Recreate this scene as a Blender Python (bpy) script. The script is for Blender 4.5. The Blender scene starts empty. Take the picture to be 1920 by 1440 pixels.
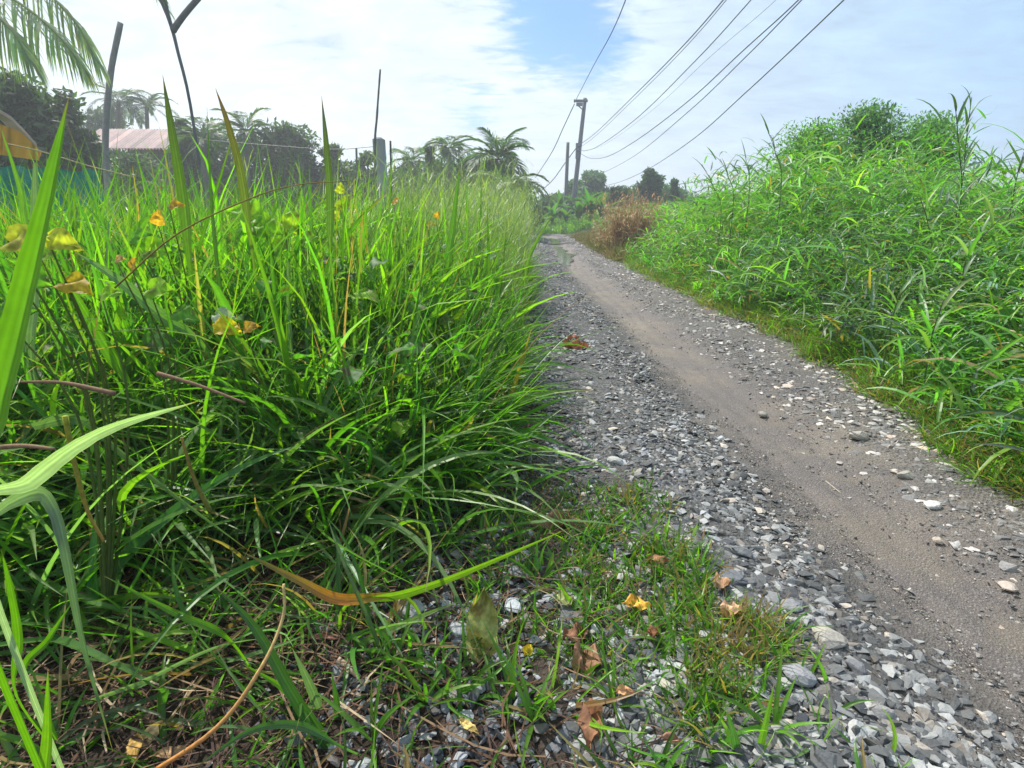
import bpy, bmesh, math
import numpy as np
from mathutils import Vector
rng = np.random.default_rng(7)
R = math.radians
SC = bpy.context.scene
COL = SC.collection

# ---------------------------------------------------------------- camera
FPX, CU, CV, HZ = 1048.0, 960.0, 720.0, 400.0
PITCH = math.atan((CV - HZ) / FPX)
CAMH = 0.9
cd = bpy.data.cameras.new('camera')
cam = bpy.data.objects.new('camera', cd)
COL.objects.link(cam)
cam.location = (0, 0, CAMH)
cam.rotation_euler = (R(90) - PITCH, 0, 0)
cd.lens = 36.0 * FPX / 1920.0
cd.sensor_width = 36.0
cd.clip_start = 0.02
cd.clip_end = 3000
SC.camera = cam

# ---------------------------------------------------------------- light
SUN_AZ = R(-34)      # from +Y towards +X
SUN_EL = R(54)
SC.view_settings.view_transform = 'Standard'
SC.view_settings.look = 'None'
SC.view_settings.gamma = 1.0
SC.view_settings.exposure = 0.8
SC.cycles.max_bounces = 14
SC.cycles.diffuse_bounces = 9
SC.cycles.transmission_bounces = 9
sd = bpy.data.lights.new('sun', 'SUN')
sd.energy = 4.0
sd.angle = R(0.6)
sd.color = (1.0, 0.955, 0.88)
sun = bpy.data.objects.new('sun', sd)
COL.objects.link(sun)
sv = Vector((math.sin(SUN_AZ) * math.cos(SUN_EL), math.cos(SUN_AZ) * math.cos(SUN_EL), math.sin(SUN_EL)))
sun.rotation_euler = sv.to_track_quat('Z', 'Y').to_euler()
sun.location = (-10, 10, 30)


def ray(u, v):
    a, b = (u - CU) / FPX, (CV - v) / FPX
    c, s = math.cos(PITCH), math.sin(PITCH)
    return np.array([a, c + b * s, -s + b * c])


def at(u, v, Y):
    d = ray(u, v)
    return np.array([0, 0, CAMH]) + d * (Y / d[1])


def ground_at(u, v, z=0.0):
    d = ray(u, v)
    return np.array([0, 0, CAMH]) + d * ((z - CAMH) / d[2])


# ---------------------------------------------------------------- node helper
class NT:
    def __init__(s, tree):
        s.t = tree
        s.t.nodes.clear()

    def n(s, typ, inp=None, **kw):
        nd = s.t.nodes.new(typ)
        for k, v in kw.items():
            setattr(nd, k, v)
        for k, v in (inp or {}).items():
            if hasattr(v, 'is_output') or isinstance(v, bpy.types.NodeSocket):
                s.t.links.new(v, nd.inputs[k])
            else:
                nd.inputs[k].default_value = v
        return nd

    def math(s, op, a, b=0.0, c=None, clamp=False):
        i = {0: a, 1: b}
        if c is not None:
            i[2] = c
        return s.n('ShaderNodeMath', i, operation=op, use_clamp=clamp).outputs[0]

    def vmath(s, op, a, b=(0, 0, 0)):
        nd = s.n('ShaderNodeVectorMath', {0: a, 1: b}, operation=op)
        return nd.outputs['Value'] if op in ('DOT_PRODUCT', 'LENGTH') else nd.outputs[0]

    def mix(s, f, a, b, blend='MIX'):
        nd = s.n('ShaderNodeMix', data_type='RGBA', blend_type=blend)
        for k, v in ((0, f), (6, a), (7, b)):
            if isinstance(v, bpy.types.NodeSocket):
                s.t.links.new(v, nd.inputs[k])
            else:
                nd.inputs[k].default_value = v if not isinstance(v, tuple) or len(v) == 4 else (*v, 1)
        return nd.outputs[2]

    def ramp(s, f, stops):
        nd = s.n('ShaderNodeValToRGB', {0: f})
        e = nd.color_ramp.elements
        while len(e) < len(stops):
            e.new(0.5)
        for el, (p, c) in zip(e, stops):
            el.position = p
            el.color = (*c, 1) if len(c) == 3 else c
        return nd.outputs[0]

    def smooth(s, x, lo, hi):
        nd = s.n('ShaderNodeMapRange', {0: x, 1: lo, 2: hi, 3: 0.0, 4: 1.0}, interpolation_type='SMOOTHSTEP')
        return nd.outputs[0]


def g3(v):
    return (v, v, v)


# ---------------------------------------------------------------- world
W = bpy.data.worlds.new('World')
SC.world = W
W.use_nodes = True
q = NT(W.node_tree)
sky = q.n('ShaderNodeTexSky', sky_type='NISHITA', sun_disc=False, sun_elevation=SUN_EL, sun_rotation=SUN_AZ,
          air_density=1.0, dust_density=1.2, ozone_density=1.5)
tc = q.n('ShaderNodeTexCoord').outputs['Generated']
sep = q.n('ShaderNodeSeparateXYZ', {0: tc})
zz = q.math('ADD', q.math('MAXIMUM', sep.outputs[2], 0.0), 0.16)
px = q.math('DIVIDE', sep.outputs[0], zz)
py = q.math('DIVIDE', sep.outputs[1], zz)
pv = q.n('ShaderNodeCombineXYZ', {0: px, 1: q.math('MULTIPLY', py, 1.25), 2: 0.3}).outputs[0]
n1 = q.n('ShaderNodeTexNoise', {'Vector': pv, 'Scale': 0.75, 'Detail': 9.0, 'Roughness': 0.56, 'Distortion': 0.35}).outputs[0]
n4 = q.n('ShaderNodeTexNoise', {'Vector': q.n('ShaderNodeMapping', {'Vector': pv, 'Rotation': (0, 0, 0.5), 'Scale': (1.0, 1.9, 1.0)}).outputs[0], 'Scale': 5.0, 'Detail': 7.0, 'Roughness': 0.6, 'Distortion': 0.8}).outputs[0]
n2 = q.n('ShaderNodeTexNoise', {'Vector': pv, 'Scale': 3.4, 'Detail': 8.0, 'Roughness': 0.62, 'Distortion': 0.6}).outputs[0]
n3 = q.n('ShaderNodeTexNoise', {'Vector': pv, 'Scale': 0.35, 'Detail': 3.0}).outputs[0]


def hole(u, v, r0, r1):
    d = Vector(ray(u, v)).normalized()
    dt = q.vmath('DISTANCE', tc, tuple(d))
    return dt


def holed(u, v, r0, r1, amt):
    d = Vector(ray(u, v)).normalized()
    nd = q.n('ShaderNodeVectorMath', {0: tc, 1: tuple(d)}, operation='DISTANCE')
    s_ = q.smooth(nd.outputs['Value'], r1, r0)
    return q.math('MULTIPLY', s_, amt)


cov = q.math('ADD', q.math('MULTIPLY', n1, 0.75), q.math('MULTIPLY', n2, 0.45))   # about 0.6 mean
cov = q.math('ADD', cov, q.math('MULTIPLY', q.math('SUBTRACT', n4, 0.5), 0.6))
n5 = q.n('ShaderNodeTexNoise', {'Vector': pv, 'Scale': 9.0, 'Detail': 6.0, 'Roughness': 0.65, 'Distortion': 0.5}).outputs[0]
cov = q.math('ADD', cov, q.math('MULTIPLY', q.math('SUBTRACT', n5, 0.5), 0.35))
cov = q.math('ADD', cov, 0.13)
for h in ((1075, 60, 0.0, 0.15, 0.40), (985, 10, 0.0, 0.14, 0.24), (1155, 125, 0.0, 0.08, 0.22), (895, 205, 0.0, 0.09, 0.26)):
    cov = q.math('SUBTRACT', cov, holed(*h))
cmask = q.math('ADD', 0.06, q.math('MULTIPLY', q.smooth(cov, 0.22, 0.62), 0.94))
# the cloud sheet: white at the sun's side, thin and blue grey to the right
sd_ = q.n('ShaderNodeVectorMath', {0: tc, 1: tuple(sv)}, operation='DOT_PRODUCT').outputs['Value']
side = q.smooth(sep.outputs[0], -0.1, 0.75)
bright = q.math('ADD', q.math('MULTIPLY', q.smooth(sd_, 0.1, 0.98), 1.0), q.math('MULTIPLY', n2, 0.9))
ccol = q.mix(side, (5.2, 5.85, 6.3, 1), (2.35, 3.95, 5.9, 1))
tex = q.math('ADD', 0.20, q.math('MULTIPLY', q.math('ADD', q.math('ADD', q.math('MULTIPLY', n1, 0.5), q.math('MULTIPLY', n2, 0.8)), q.math('MULTIPLY', n4, 0.45)), 0.9))
ccol = q.mix(1.0, ccol, q.n('ShaderNodeCombineColor', {0: tex, 1: tex, 2: tex}).outputs[0], 'MULTIPLY')
glow = q.math('ADD', 1.0, q.math('MULTIPLY', q.smooth(sd_, 0.8, 1.0), 0.35))
ccol = q.mix(1.0, ccol, q.n('ShaderNodeCombineColor', {0: glow, 1: glow, 2: glow}).outputs[0], 'MULTIPLY')
skyc = q.mix(1.0, sky.outputs[0], (0.26, 0.60, 1.15, 1), 'MULTIPLY')
fin = q.mix(cmask, skyc, ccol)
fin = q.mix(1.0, fin, (0.84, 0.85, 0.87, 1), 'MULTIPLY')
bg = q.n('ShaderNodeBackground', {0: fin, 1: 0.115})
q.n('ShaderNodeOutputWorld', {0: bg.outputs[0]})


# ---------------------------------------------------------------- materials
def new_mat(name):
    m = bpy.data.materials.new(name)
    m.use_nodes = True
    return m, NT(m.node_tree)


def mat_plant(name, rough=0.38, transl=0.42, spec=0.5, tcol=(1.45, 1.75, 0.5), nscale=60, veins=0.0, fine=0.25):
    m, t = new_mat(name)
    a = t.n('ShaderNodeAttribute', attribute_name='cv').outputs['Color']
    oc = t.n('ShaderNodeTexCoord').outputs['Object']
    nz = t.n('ShaderNodeTexNoise', {'Vector': oc, 'Scale': float(nscale), 'Detail': 3.0, 'Roughness': 0.6}).outputs[0]
    k = t.math('ADD', 1.0 - fine / 2, t.math('MULTIPLY', nz, fine))
    c = t.mix(1.0, a, t.n('ShaderNodeCombineColor', {0: k, 1: k, 2: k}).outputs[0], 'MULTIPLY')
    bmp = t.n('ShaderNodeBump', {'Strength': 0.25, 'Distance': 0.002, 'Height': nz}).outputs[0]
    p = t.n('ShaderNodeBsdfPrincipled', {'Base Color': c, 'Roughness': rough, 'Specular IOR Level': spec, 'Normal': bmp})
    tcl = t.mix(1.0, c, (*tcol, 1), 'MULTIPLY')
    tr = t.n('ShaderNodeBsdfTranslucent', {'Color': tcl})
    mx = t.n('ShaderNodeMixShader', {0: transl, 1: p.outputs[0], 2: tr.outputs[0]})
    t.n('ShaderNodeOutputMaterial', {0: mx.outputs[0]})
    return m


def mat_attr(name, rough=0.8, nscale=25, amp=0.5, bump=0.4, dist=0.01, spec=0.4, metallic=0.0):
    m, t = new_mat(name)
    a = t.n('ShaderNodeAttribute', attribute_name='cv').outputs['Color']
    oc = t.n('ShaderNodeTexCoord').outputs['Object']
    nz = t.n('ShaderNodeTexNoise', {'Vector': oc, 'Scale': float(nscale), 'Detail': 6.0, 'Roughness': 0.65}).outputs[0]
    k = t.math('ADD', 1.0 - amp / 2, t.math('MULTIPLY', nz, amp))
    c = t.mix(1.0, a, t.n('ShaderNodeCombineColor', {0: k, 1: k, 2: k}).outputs[0], 'MULTIPLY')
    bmp = t.n('ShaderNodeBump', {'Strength': bump, 'Distance': dist, 'Height': nz}).outputs[0]
    p = t.n('ShaderNodeBsdfPrincipled', {'Base Color': c, 'Roughness': rough, 'Specular IOR Level': spec, 'Normal': bmp, 'Metallic': metallic})
    t.n('ShaderNodeOutputMaterial', {0: p.outputs[0]})
    return m


M_GRASS = mat_plant('grass_blade_mat', 0.4, 0.5, 0.45, fine=0.45)
M_LEAF = mat_plant('broad_leaf_mat', 0.55, 0.5, 0.3, nscale=60, fine=0.7)
M_CROWN = mat_plant('tree_foliage_mat', 0.5, 0.42, 0.35, nscale=3)
M_DRY = mat_plant('dry_plant_mat', 0.75, 0.15, 0.15, tcol=(1.2, 0.9, 0.5), nscale=130, fine=1.2)
M_STONE = mat_attr('stone_mat', 0.68, 110, 1.0, 0.7, 0.005, 0.45)
M_WOOD = mat_attr('weathered_wood_mat', 0.85, 14, 0.7, 0.6, 0.01, 0.2)
M_CONC = mat_attr('concrete_mat', 0.85, 10, 0.4, 0.4, 0.01, 0.3)
M_METAL = mat_attr('wire_metal_mat', 0.5, 20, 0.3, 0.1, 0.002, 0.5)
M_ROOF = mat_attr('tin_roof_mat', 0.55, 4, 0.8, 0.2, 0.01, 0.4)

# ground material
m, t = new_mat('ground_mat')
oc = t.n('ShaderNodeTexCoord').outputs['Object']
a1 = t.n('ShaderNodeTexNoise', {'Vector': oc, 'Scale': 1.3, 'Detail': 8.0, 'Roughness': 0.6}).outputs[0]
a2 = t.n('ShaderNodeTexNoise', {'Vector': oc, 'Scale': 45.0, 'Detail': 6.0, 'Roughness': 0.7}).outputs[0]
soil = t.ramp(a2, [(0.3, (0.014, 0.010, 0.008)), (0.55, (0.04, 0.027, 0.02)), (0.75, (0.1, 0.07, 0.05))])
grn = t.ramp(a2, [(0.3, (0.03, 0.05, 0.015)), (0.7, (0.07, 0.11, 0.03))])
sy = t.n('ShaderNodeSeparateXYZ', {0: oc}).outputs[1]
far = t.smooth(sy, 4.0, 9.0)
c = t.mix(t.math('MULTIPLY', far, t.smooth(a1, 0.35, 0.6)), soil, grn)
b = t.n('ShaderNodeBump', {'Strength': 0.8, 'Distance': 0.02, 'Height': a2}).outputs[0]
p = t.n('ShaderNodeBsdfPrincipled', {'Base Color': c, 'Roughness': 0.9, 'Specular IOR Level': 0.25, 'Normal': b})
t.n('ShaderNodeOutputMaterial', {0: p.outputs[0]})
M_GROUND = m

# road material: packed brown wheel track, grey grit beside it
m, t = new_mat('road_mat')
oc = t.n('ShaderNodeTexCoord').outputs['Object']
lat = t.n('ShaderNodeAttribute', attribute_name='lateral').outputs['Fac']
big = t.n('ShaderNodeTexNoise', {'Vector': oc, 'Scale': 1.6, 'Detail': 7.0, 'Roughness': 0.65}).outputs[0]
mid = t.n('ShaderNodeTexNoise', {'Vector': oc, 'Scale': 9.0, 'Detail': 7.0, 'Roughness': 0.65}).outputs[0]
fine = t.n('ShaderNodeTexNoise', {'Vector': oc, 'Scale': 170.0, 'Detail': 5.0, 'Roughness': 0.75}).outputs[0]
vor = t.n('ShaderNodeTexVoronoi', {'Vector': oc, 'Scale': 75.0}, feature='F1')
vor2 = t.n('ShaderNodeTexVoronoi', {'Vector': oc, 'Scale': 200.0}, feature='F1')
lx = t.math('ADD', lat, t.math('MULTIPLY', t.math('SUBTRACT', mid, 0.5), 0.5))
lx = t.math('ADD', lx, t.math('MULTIPLY', t.math('SUBTRACT', big, 0.5), 0.25))
trk = t.math('SUBTRACT', t.smooth(lx, 0.78, 0.92), t.smooth(lx, 1.24, 1.5))
dirt = t.ramp(fine, [(0.3, (0.13, 0.106, 0.085)), (0.52, (0.225, 0.188, 0.152)), (0.75, (0.34, 0.29, 0.24))])
purple = t.ramp(fine, [(0.3, (0.08, 0.067, 0.064)), (0.52, (0.14, 0.12, 0.112)), (0.75, (0.235, 0.2, 0.187))])
dirt = t.mix(t.smooth(big, 0.32, 0.56), dirt, purple)
midd = t.n('ShaderNodeTexNoise', {'Vector': oc, 'Scale': 22.0, 'Detail': 6.0, 'Roughness': 0.7}).outputs[0]
dirt = t.mix(t.math('MULTIPLY', t.smooth(midd, 0.5, 0.7), 0.35), dirt, (0.065, 0.057, 0.052, 1))
spk = t.n('ShaderNodeSeparateColor', {0: vor2.outputs['Color']}).outputs[1]
dirt = t.mix(t.math('MULTIPLY', t.smooth(spk, 0.78, 0.82), t.smooth(vor2.outputs['Distance'], 0.5, 0.3)), dirt, (0.27, 0.25, 0.22, 1))
vs = t.n('ShaderNodeSeparateColor', {0: vor.outputs['Color']}).outputs[0]
grit = t.ramp(vs, [(0.0, (0.03, 0.031, 0.032)), (0.5, (0.08, 0.08, 0.08)), (1.0, (0.2, 0.195, 0.19))])
grit = t.mix(0.4, grit, t.ramp(fine, [(0.3, (0.03, 0.03, 0.03)), (0.7, (0.16, 0.15, 0.14))]))
c = t.mix(t.math('MULTIPLY', trk, 0.9), grit, dirt)
soilc = t.ramp(fine, [(0.3, (0.02, 0.014, 0.010)), (0.6, (0.065, 0.045, 0.032)), (0.8, (0.14, 0.1, 0.07))])
ry = t.n('ShaderNodeSeparateXYZ', {0: oc}).outputs[1]
c = t.mix(t.math('MULTIPLY', t.smooth(lx, 0.5, 0.22), t.smooth(ry, 2.1, 1.4)), c, soilc)
damp = t.math('MULTIPLY', t.smooth(lx, 0.66, 0.78), t.smooth(lx, 1.02, 0.84))
c = t.mix(t.math('MULTIPLY', damp, 0.45), c, (0.05, 0.048, 0.046, 1))
ylw = t.math('MULTIPLY', trk, t.smooth(t.n('ShaderNodeTexNoise', {'Vector': oc, 'Scale': 3.1, 'Detail': 4.0}).outputs[0], 0.52, 0.68))
c = t.mix(t.math('MULTIPLY', ylw, 0.3), c, (0.22, 0.18, 0.125, 1))
rightside = t.smooth(lx, 1.2, 1.5)
c = t.mix(t.math('MULTIPLY', rightside, 0.55), c, dirt)
hh = t.math('ADD', t.math('MULTIPLY', fine, 0.5), t.math('MULTIPLY', vor.outputs['Distance'], t.math('SUBTRACT', 1.15, trk)))
hh = t.math('ADD', hh, t.math('MULTIPLY', vor2.outputs['Distance'], 0.35))
b = t.n('ShaderNodeBump', {'Strength': 0.9, 'Distance': 0.012, 'Height': hh}).outputs[0]
rg = t.math('SUBTRACT', 0.85, t.math('MULTIPLY', t.smooth(big, 0.4, 0.7), 0.2))
p = t.n('ShaderNodeBsdfPrincipled', {'Base Color': c, 'Roughness': rg, 'Specular IOR Level': 0.4, 'Normal': b})
t.n('ShaderNodeOutputMaterial', {0: p.outputs[0]})
M_ROAD = m


# ---------------------------------------------------------------- mesh helpers
def mesh_np(name, V, F, mat, cv=None, smooth=False, extra=None):
    V = np.asarray(V, dtype=np.float32)
    me = bpy.data.meshes.new(name)
    me.vertices.add(len(V))
    me.vertices.foreach_set('co', V.ravel())
    if not isinstance(F, list):
        F = [F]
    F = [np.asarray(f, dtype=np.int32) for f in F if len(f)]
    tot = sum(f.size for f in F)
    me.loops.add(tot)
    me.loops.foreach_set('vertex_index', np.concatenate([f.ravel() for f in F]))
    sizes = np.concatenate([np.full(len(f), f.shape[1], dtype=np.int32) for f in F])
    starts = np.concatenate([[0], np.cumsum(sizes)[:-1]]).astype(np.int32)
    me.polygons.add(len(sizes))
    me.polygons.foreach_set('loop_start', starts)
    me.polygons.foreach_set('use_smooth', np.full(len(sizes), bool(smooth)))
    if cv is not None:
        cv = np.asarray(cv, dtype=np.float32)
        if cv.ndim == 1:
            cv = np.tile(cv, (len(V), 1))
        at_ = me.attributes.new('cv', 'FLOAT_COLOR', 'POINT')
        at_.data.foreach_set('color', np.concatenate([cv[:, :3], np.ones((len(V), 1), np.float32)], 1).ravel())
    for k, a in (extra or {}).items():
        x = me.attributes.new(k, 'FLOAT', 'POINT')
        x.data.foreach_set('value', np.asarray(a, np.float32))
    me.update(calc_edges=True)
    me.validate()
    if mat:
        me.materials.append(mat)
    return me


def link(name, me, parent=None, label=None, cat=None, group=None, kind=None):
    o = bpy.data.objects.new(name, me)
    COL.objects.link(o)
    if parent:
        o.parent = parent
        # children are modelled in world space: take the parent's place out again
        o.matrix_parent_inverse = parent.matrix_basis.inverted()
    if label:
        o['label'] = label
    if cat:
        o['category'] = cat
    if group:
        o['group'] = group
    if kind:
        o['kind'] = kind
    return o


def empty(name, loc, label, cat, group=None):
    o = bpy.data.objects.new(name, None)
    o.empty_display_size = 0.2
    COL.objects.link(o)
    o.location = tuple(float(x) for x in loc)
    bpy.context.view_layer.update() if False else None
    o['label'] = label
    o['category'] = cat
    if group:
        o['group'] = group
    return o


class Acc:
    """collects pieces (verts, quads, tris, colours) into one mesh"""
    def __init__(s):
        s.V, s.Q, s.T, s.C, s.n = [], [], [], [], 0

    def add(s, V, F, C):
        V = np.asarray(V, float).reshape(-1, 3)
        C = np.asarray(C, float)
        if C.ndim == 1:
            C = np.tile(C, (len(V), 1))
        s.V.append(V)
        s.C.append(C.reshape(-1, 3))
        for f in (F if isinstance(F, list) else [F]):
            f = np.asarray(f, int)
            if len(f):
                (s.Q if f.shape[1] == 4 else s.T).append(f + s.n)
        s.n += len(V)
        return s

    def mesh(s, name, mat, smooth=False):
        F = []
        if s.Q:
            F.append(np.concatenate(s.Q))
        if s.T:
            F.append(np.concatenate(s.T))
        return mesh_np(name, np.concatenate(s.V), F, mat, np.concatenate(s.C), smooth)


def jit(c, n, a=0.15, h=0.08):
    """n colours around c: brightness jitter a, hue jitter h"""
    c = np.asarray(c, float)
    k = 1 + rng.normal(0, a, (n, 1))
    hh = 1 + rng.normal(0, h, (n, 3))
    return np.clip(c * k * hh, 0.004, 0.9)


def blades(P, az, L, Wd, th0, k, S=6, cb=(0.05, 0.12, 0.02), ct=None, twist=0.0, fold=0.25, curl=None, pw=1.5, across=3, wprof=None, base_w=0.5, tip_pow=2.6, tipdry=None):
    """vectorised grass blades; returns V, quads, colours, positions"""
    N = len(P)
    P = np.asarray(P, float)
    az, L, Wd, th0, k = [np.broadcast_to(np.asarray(x, float), (N,)) for x in (az, L, Wd, th0, k)]
    tt = np.linspace(0, 1, S + 1)
    th = np.clip(th0[:, None] + k[:, None] * tt[None] ** pw, -2.9, 2.9)
    azt = az[:, None] + (0 if curl is None else np.asarray(curl)[:, None] * tt[None])
    d = np.stack([np.sin(th) * np.cos(azt), np.sin(th) * np.sin(azt), np.cos(th)], -1)
    step = (d[:, :-1] + d[:, 1:]) * 0.5 * (L / S)[:, None, None]
    pos = np.concatenate([np.zeros((N, 1, 3)), np.cumsum(step, 1)], 1) + P[:, None]
    sd = np.stack([-np.sin(azt), np.cos(azt), np.zeros_like(azt)], -1)
    nr = np.cross(d, sd)
    tw = np.broadcast_to(np.asarray(twist, float), (N,))[:, None] * np.ones((1, S + 1))
    tw = tw[..., None]
    sd2 = sd * np.cos(tw) + nr * np.sin(tw)
    nr2 = np.cross(d, sd2)
    if wprof is None:
        pr = np.clip(base_w + tt * 4, 0, 1) * (1 - tt ** tip_pow)
    else:
        pr = wprof(tt)
    pr = np.maximum(pr, 0.02)
    w = Wd[:, None] * pr[None] * 0.5
    e = sd2 * w[..., None]
    cb = np.asarray(cb, float)
    cb = np.tile(cb, (N, 1)) if cb.ndim == 1 else cb
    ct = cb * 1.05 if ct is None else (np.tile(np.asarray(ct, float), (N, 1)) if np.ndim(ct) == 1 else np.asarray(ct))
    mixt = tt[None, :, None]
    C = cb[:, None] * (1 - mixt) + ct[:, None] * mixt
    if tipdry is not None:
        f = np.clip((tt[None] - (1 - tipdry[:, None])) / 0.12, 0, 1)[..., None]
        C = C * (1 - f) + np.array([0.22, 0.13, 0.05]) * f
    if across == 3:
        V = np.stack([pos - e + nr2 * w[..., None] * fold, pos - nr2 * w[..., None] * fold * 0.6, pos + e + nr2 * w[..., None] * fold], 2)
        C = np.repeat(C[:, :, None], 3, 2)
        C[:, :, 1] *= 1.22
        m_ = 3
    else:
        V = np.stack([pos - e, pos + e], 2)
        C = np.repeat(C[:, :, None], 2, 2)
        m_ = 2
    i = np.arange(S)[:, None] * m_ + np.arange(m_ - 1)[None]
    q_ = np.stack([i, i + 1, i + 1 + m_, i + m_], -1).reshape(-1, 4)
    F = (q_[None] + (np.arange(N) * m_ * (S + 1))[:, None, None]).reshape(-1, 4)
    return V.reshape(-1, 3), F, C.reshape(-1, 3), pos


def spline(pts, n):
    """Catmull-Rom through pts (k x d)"""
    pts = np.asarray(pts, float)
    if len(pts) == 2:
        tt = np.linspace(0, 1, n)[:, None]
        return pts[0] * (1 - tt) + pts[1] * tt
    p = np.concatenate([[2 * pts[0] - pts[1]], pts, [2 * pts[-1] - pts[-2]]])
    out = []
    m_ = len(pts) - 1
    for s in np.linspace(0, m_, n):
        i = min(int(s), m_ - 1)
        f = s - i
        a, b_, c_, d_ = p[i:i + 4]
        out.append(0.5 * (2 * b_ + (c_ - a) * f + (2 * a - 5 * b_ + 4 * c_ - d_) * f ** 2 + (3 * b_ - a - 3 * c_ + d_) * f ** 3))
    return np.array(out)


def tube(acc, pts, rads, col, sides=6, cap=True):
    pts = np.asarray(pts, float)
    n = len(pts)
    rads = np.broadcast_to(np.asarray(rads, float), (n,))
    T = np.gradient(pts, axis=0)
    T /= np.linalg.norm(T, axis=1)[:, None] + 1e-12
    h = np.array([0.13, 0.27, 1.0]) if abs(T[0, 2]) < 0.8 else np.array([1.0, 0.1, 0.05])
    A = np.cross(T, h)
    A /= np.linalg.norm(A, axis=1)[:, None]
    B = np.cross(T, A)
    an = np.linspace(0, 2 * np.pi, sides, endpoint=False)
    V = pts[:, None] + rads[:, None, None] * (A[:, None] * np.cos(an)[None, :, None] + B[:, None] * np.sin(an)[None, :, None])
    i = np.arange(n - 1)[:, None] * sides
    j = np.arange(sides)[None]
    j2 = (j + 1) % sides
    F = np.stack([i + j, i + j2, i + sides + j2, i + sides + j], -1).reshape(-1, 4)
    C = np.asarray(col, float)
    if C.ndim == 2 and len(C) == n:
        C = np.repeat(C, sides, 0)
    elif C.ndim == 1:
        C = np.tile(C, (n * sides, 1)) * (1 + rng.normal(0, 0.06, (n * sides, 1)))
    fs = [F]
    V = V.reshape(-1, 3)
    if cap:
        V = np.concatenate([V, pts[:1], pts[-1:]])
        C = np.concatenate([C, C[:1], C[-1:]])
        a, b_ = n * sides, n * sides + 1
        jj = np.arange(sides)
        fs.append(np.concatenate([np.stack([np.full(sides, a), (jj + 1) % sides, jj], -1),
                                  np.stack([np.full(sides, b_), (n - 1) * sides + jj, (n - 1) * sides + (jj + 1) % sides], -1)]))
    acc.add(V, fs, C)


def box(acc, lo, hi, col, rot=None, org=None):
    lo, hi = np.asarray(lo, float), np.asarray(hi, float)
    V = np.array([[x, y, z] for z in (0, 1) for y in (0, 1) for x in (0, 1)], float) * (hi - lo) + lo
    if rot is not None:
        o_ = np.zeros(3) if org is None else np.asarray(org, float)
        V = (V - o_) @ np.asarray(rot).T + o_
    F = [[0, 2, 3, 1], [4, 5, 7, 6], [0, 1, 5, 4], [2, 6, 7, 3], [0, 4, 6, 2], [1, 3, 7, 5]]
    acc.add(V, np.array(F), col)


def strip(acc, pts, widths, hint, colr, fold=0.25, twist=0.0):
    """a blade along an arbitrary curve; three verts across"""
    pts = np.asarray(pts, float)
    n = len(pts)
    w = np.asarray(widths, float)[:, None] * 0.5
    T = np.gradient(pts, axis=0)
    T /= np.linalg.norm(T, axis=1)[:, None] + 1e-12
    S_ = np.cross(T, np.asarray(hint, float))
    S_ /= np.linalg.norm(S_, axis=1)[:, None] + 1e-12
    Nn = np.cross(S_, T)
    tw = (np.asarray(twist) * np.ones(n))[:, None]
    S2 = S_ * np.cos(tw) + Nn * np.sin(tw)
    N2 = np.cross(S2, T)
    ac = np.linspace(-1, 1, 9)
    V = np.stack([pts + S2 * w * a_ + N2 * w * fold * (1.5 * abs(a_) - 0.5) for a_ in ac], 1)
    C = np.asarray(colr, float)
    if C.ndim == 1:
        C = np.tile(C, (n, 1))
    vein = np.array([1.05, .82, 1.1, .84, 1.4, .84, 1.1, .82, 1.05])
    C = C[:, None] * vein[None, :, None] * (1 + rng.normal(0, 0.05, (n, 9, 1)))
    i = np.arange(n - 1)[:, None] * 9 + np.arange(8)[None]
    F = np.stack([i, i + 1, i + 10, i + 9], -1).reshape(-1, 4)
    acc.add(V.reshape(-1, 3), F, C.reshape(-1, 3))


def vnoise(x, y, sc=1.0, seed=0):
    """cheap smooth value noise -1..1"""
    x = np.asarray(x, float) * sc + seed * 17.3
    y = np.asarray(y, float) * sc - seed * 9.1
    return (np.sin(x * 1.7 + 1.3 * np.sin(y * 1.1)) + np.sin(y * 2.3 + 1.7 * np.sin(x * 0.9 + 2)) + np.sin((x + y) * 1.3 + 0.5)) / 3


# ---------------------------------------------------------------- terrain
def road_shift(y):
    y = np.asarray(y, float)
    # nearly straight, bending left past 26 m
    return np.where(y > 9, 0.035 * (y - 9), 0) - np.where(y > 20, 0.012 * (y - 20) ** 2, 0)


RL, RR = 0.28, 2.02          # road's edges (lateral)


def H(x, y):
    x = np.asarray(x, float)
    y = np.asarray(y, float)
    l = x - road_shift(y)
    z = 0.012 * vnoise(x, y, 2.0, 1) + 0.02 * vnoise(x, y, 0.5, 2)
    z = z * np.clip(np.abs(l - 1.1) / 1.5, 0.3, 1)
    s = np.clip((l - 2.05) / 2.2, 0, 1)
    z = z + 0.42 * s * s * (3 - 2 * s)                       # bank on the right
    s = np.clip((0.2 - l) / 1.5, 0, 1)
    z = z + 0.03 * s
    z = z + 0.035 * np.exp(-((l - 0.5) / 0.22) ** 2)          # heaped gravel shoulder
    z = z - 0.02 * np.exp(-((l - 1.1) / 0.2) ** 2)          # wheel track
    z = z + 0.012 * np.exp(-((l - 1.6) / 0.25) ** 2)
    return z


def grid(xs, ys, fz):
    X, Y = np.meshgrid(xs, ys)
    Z = fz(X, Y)
    V = np.stack([X, Y, Z], -1).reshape(-1, 3)
    nx, ny = len(xs), len(ys)
    i = np.arange(ny - 1)[:, None] * nx + np.arange(nx - 1)[None]
    F = np.stack([i, i + 1, i + nx + 1, i + nx], -1).reshape(-1, 4)
    return V, F


xs = np.concatenate([-np.geomspace(900, 6, 26)[:-1], np.arange(-6, 8, 0.08), np.geomspace(8, 900, 26)])
ys = np.concatenate([-np.geomspace(400, 3, 16)[:-1], np.arange(-3, 14, 0.08), np.arange(14, 45, 0.5), np.geomspace(45, 1500, 22)])


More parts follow.
